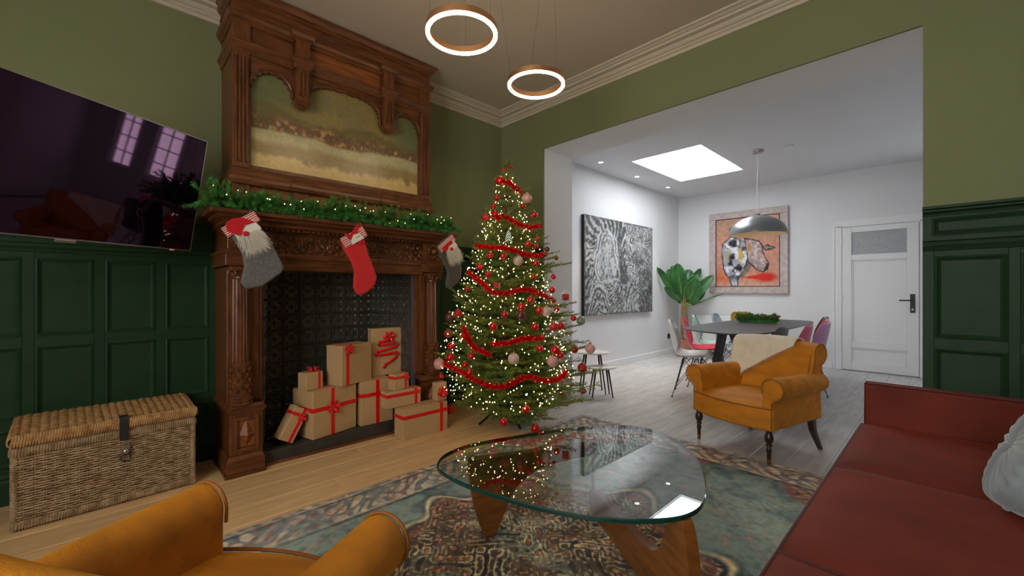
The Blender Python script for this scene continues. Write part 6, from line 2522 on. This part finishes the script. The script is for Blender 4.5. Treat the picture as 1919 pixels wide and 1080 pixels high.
BW0, BW1, BZ0, BZ1 = 1.752, 2.954, 1.104, 2.497
bu = thing('painting', 'framed painting of a bull on salmon ground, hanging behind the dome pendant', 'painting', (DX - .055, BW1, BZ0), -PI / 2)
bwid, bhei, fw_ = BW1 - BW0, BZ1 - BZ0, .112
painted('canvas', 220, 250, lambda U, V: (fw_ + .01 + (bwid - 2 * fw_ - .02) * U, np.full(U.shape, .012), fw_ + .01 + (bhei - 2 * fw_ - .02) * V), bull_art, M['art'], bu)
for a in ((0, bwid, 0, fw_), (0, bwid, bhei - fw_, bhei), (0, fw_, fw_, bhei - fw_), (bwid - fw_, bwid, fw_, bhei - fw_)):
    MB().box(a[0], a[1], 0, .045, a[2], a[3]).build('frame_bar', M['bull_frame'], bu, bevel=.008)
ln = MB()
for a in ((fw_, bwid - fw_, fw_, fw_ + .012), (fw_, bwid - fw_, bhei - fw_ - .012, bhei - fw_), (fw_, fw_ + .012, fw_, bhei - fw_), (bwid - fw_ - .012, bwid - fw_, fw_, bhei - fw_)):
    ln.box(a[0], a[1], .004, .02, a[2], a[3])
ln.build('dark_liner', M['dark_red'], bu)
MB().box(fw_, bwid - fw_, .0135, .04, fw_, bhei - fw_).build('backing', M['black'], bu)

# ------------------------------------------------------------------ plant
PX, PY_ = 7.27, 3.21
pl_ = thing('banana_plant', 'tall green banana plant in a terracotta pot in the dining room corner', 'plant', (PX, PY_, 0))
MB().lathe([(.10, 0), (.105, .005), (.135, .27), (.145, .275), (.145, .305), (.132, .305), (.128, .27), (0, .265)], 28).build('pot', M['terracotta'], pl_, smooth=True, auto=40)
MB().lathe([(0, .267), (.127, .267)], 20, caps=False).build('soil', M['bark'], pl_)
for dx, dy, h, r0 in ((-.03, .02, .92, .030), (.035, -.03, .86, .024), (.01, -.05, .80, .018)):
    MB().tube([(dx, dy, .26), (dx * 1.2, dy * 1.1, .5), (dx * .8, dy * .6, h), (dx * .3, dy * .3, h + .18)], [r0, r0 * .9, r0 * .75, r0 * .4], 8).build('trunk', M['trunk'], pl_, smooth=True)
LV = [((7.25, 3.25, 0.94), (6.80, 3.46, 1.583), 0.055, .9), ((7.267, 3.247, 1.01), (7.12, 3.44, 1.57), 0.075, .5), ((7.267, 3.247, 1.06), (7.105, 3.36, 1.628), 0.06, .5), ((7.25, 3.25, 1.10), (7.06, 3.24, 1.645), 0.095, 1.4),
      ((7.276, 3.238, 1.05), (7.44, 3.19, 1.575), 0.10, .6), ((7.309, 3.206, 1.04), (7.62, 3.06, 1.614), 0.055, .6), ((7.36, 3.157, 0.93), (7.20, 2.98, 1.37), 0.11, 1.1), ((7.343, 3.174, 0.95), (7.478, 2.80, 1.458), 0.075, .8),
      ((7.36, 3.135, 0.95), (7.56, 2.99, 1.25), 0.085, .4), ((7.234, 3.25, 0.99), (6.83, 3.33, 1.22), 0.06, 1.0), ((7.40, 3.10, 0.90), (7.476, 2.601, 1.15), 0.013, .7), ((7.293, 3.222, 1.0), (7.331, 3.01, 1.472), 0.085, .9)]
crown = Vector((PX, PY_, .86))
for i, (b, t, hw, shade) in enumerate(LV):
    b, t = Vector(b), Vector(t)
    Lv = (t - b)
    ln_ = Lv.length
    hw *= 1.35 if hw > .02 else 1.0
    d = Lv.normalized()
    view = Vector((-.9, -.35, .15))
    sd_ = d.cross(view).normalized()
    nrm = sd_.cross(d).normalized()
    if nrm.dot(view) < 0:
        nrm = -nrm
    mb = MB()

    def leaf(u, v):
        a = u * 2 - 1
        w_ = hw * (max(0.0, math.sin(PI * min(1, .05 + .95 * v) ** .9)) ** .5)
        p = b + d * ln_ * v - nrm * (.10 * ln_ * v * v) + Vector((0, 0, -.06 * v * v * ln_))
        p = p + sd_ * a * w_ + nrm * (abs(a) ** 1.4 * w_ * .35 + .0035 * math.sin(v * 40) * abs(a))
        return tuple(p - Vector((PX, PY_, 0)))
    mb.grid(leaf, 8, 18)
    o = mb.build('leaf', M['leaf'], pl_, smooth=True, solid=.002)
    MB().tube([tuple(crown - Vector((PX, PY_, 0))), tuple((crown + b) / 2 - Vector((PX, PY_, 0)) + Vector((0, 0, .02))), tuple(b - Vector((PX, PY_, 0))), leaf(.5, .5), leaf(.5, .97)], [.012, .010, .008, .0045, .002], 6).build('leaf_stalk', M['stem'], o, smooth=True)

# radiator on the back wall
ra = thing('radiator', 'white panel radiator under the bull painting', 'radiator', (DX - .03, 3.24, 0), -PI / 2)
RW = .86
MB().box(0, RW, -.075, -.065, .14, .70).build('front_panel', M['white_paint'], ra, bevel=.004)
MB().box(.005, RW - .005, -.065, -.01, .69, .715).build('top_grille', M['white_paint'], ra, bevel=.003)
for x in (0.0, RW - .012):
    MB().box(x, x + .012, -.065, -.01, .14, .69).build('side_panel', M['white_paint'], ra)
MB().box(.02, RW - .02, -.06, -.02, .15, .68).build('core', M['white_paint'], ra)
for x in (.12, RW - .12):
    MB().box(x - .015, x + .015, -.02, .029, .3, .34).build('bracket', M['white_paint'], ra)
    MB().lathe([(.008, 0.0), (.008, .15)], 8, Matrix.Translation((x, -.04, 0))).build('pipe', M['white_paint'], ra)

# nesting side tables behind the tree
for (x, y, h, rx, ry, lb) in ((3.945, 2.79, .462, .20, .15, 'taller oval white side table with thin black legs behind the spruce'),
                             (3.88, 2.63, .325, .17, .13, 'lower oval white side table with thin black legs behind the spruce')):
    r = thing('side_table', lb, 'side table', (x, y, 0), math.radians(-44), 'nesting oval side tables')
    mb = MB()
    n = 40
    v, f = [], []
    for s_, z in ((.93, h - .016), (1, h - .008), (1, h - .003), (.98, h)):
        v += [(rx * s_ * math.cos(2 * PI * i / n), ry * s_ * math.sin(2 * PI * i / n), z) for i in range(n)]
    for j in range(3):
        for i in range(n):
            f.append((j * n + i, j * n + (i + 1) % n, (j + 1) * n + (i + 1) % n, (j + 1) * n + i))
    f += [tuple(range(n - 1, -1, -1)), tuple(3 * n + i for i in range(n))]
    mb.add(v, f)
    mb.build('oval_top', M['plain_white'], r, smooth=True, auto=40)
    for g in (PI / 4, 3 * PI / 4, 5 * PI / 4, 7 * PI / 4):
        MB().tube([(rx * .55 * math.cos(g), ry * .55 * math.sin(g), h - .014), (rx * .92 * math.cos(g), ry * .92 * math.sin(g), 0.002)], [.011, .007], 8).build('leg', M['black'], r, smooth=True)
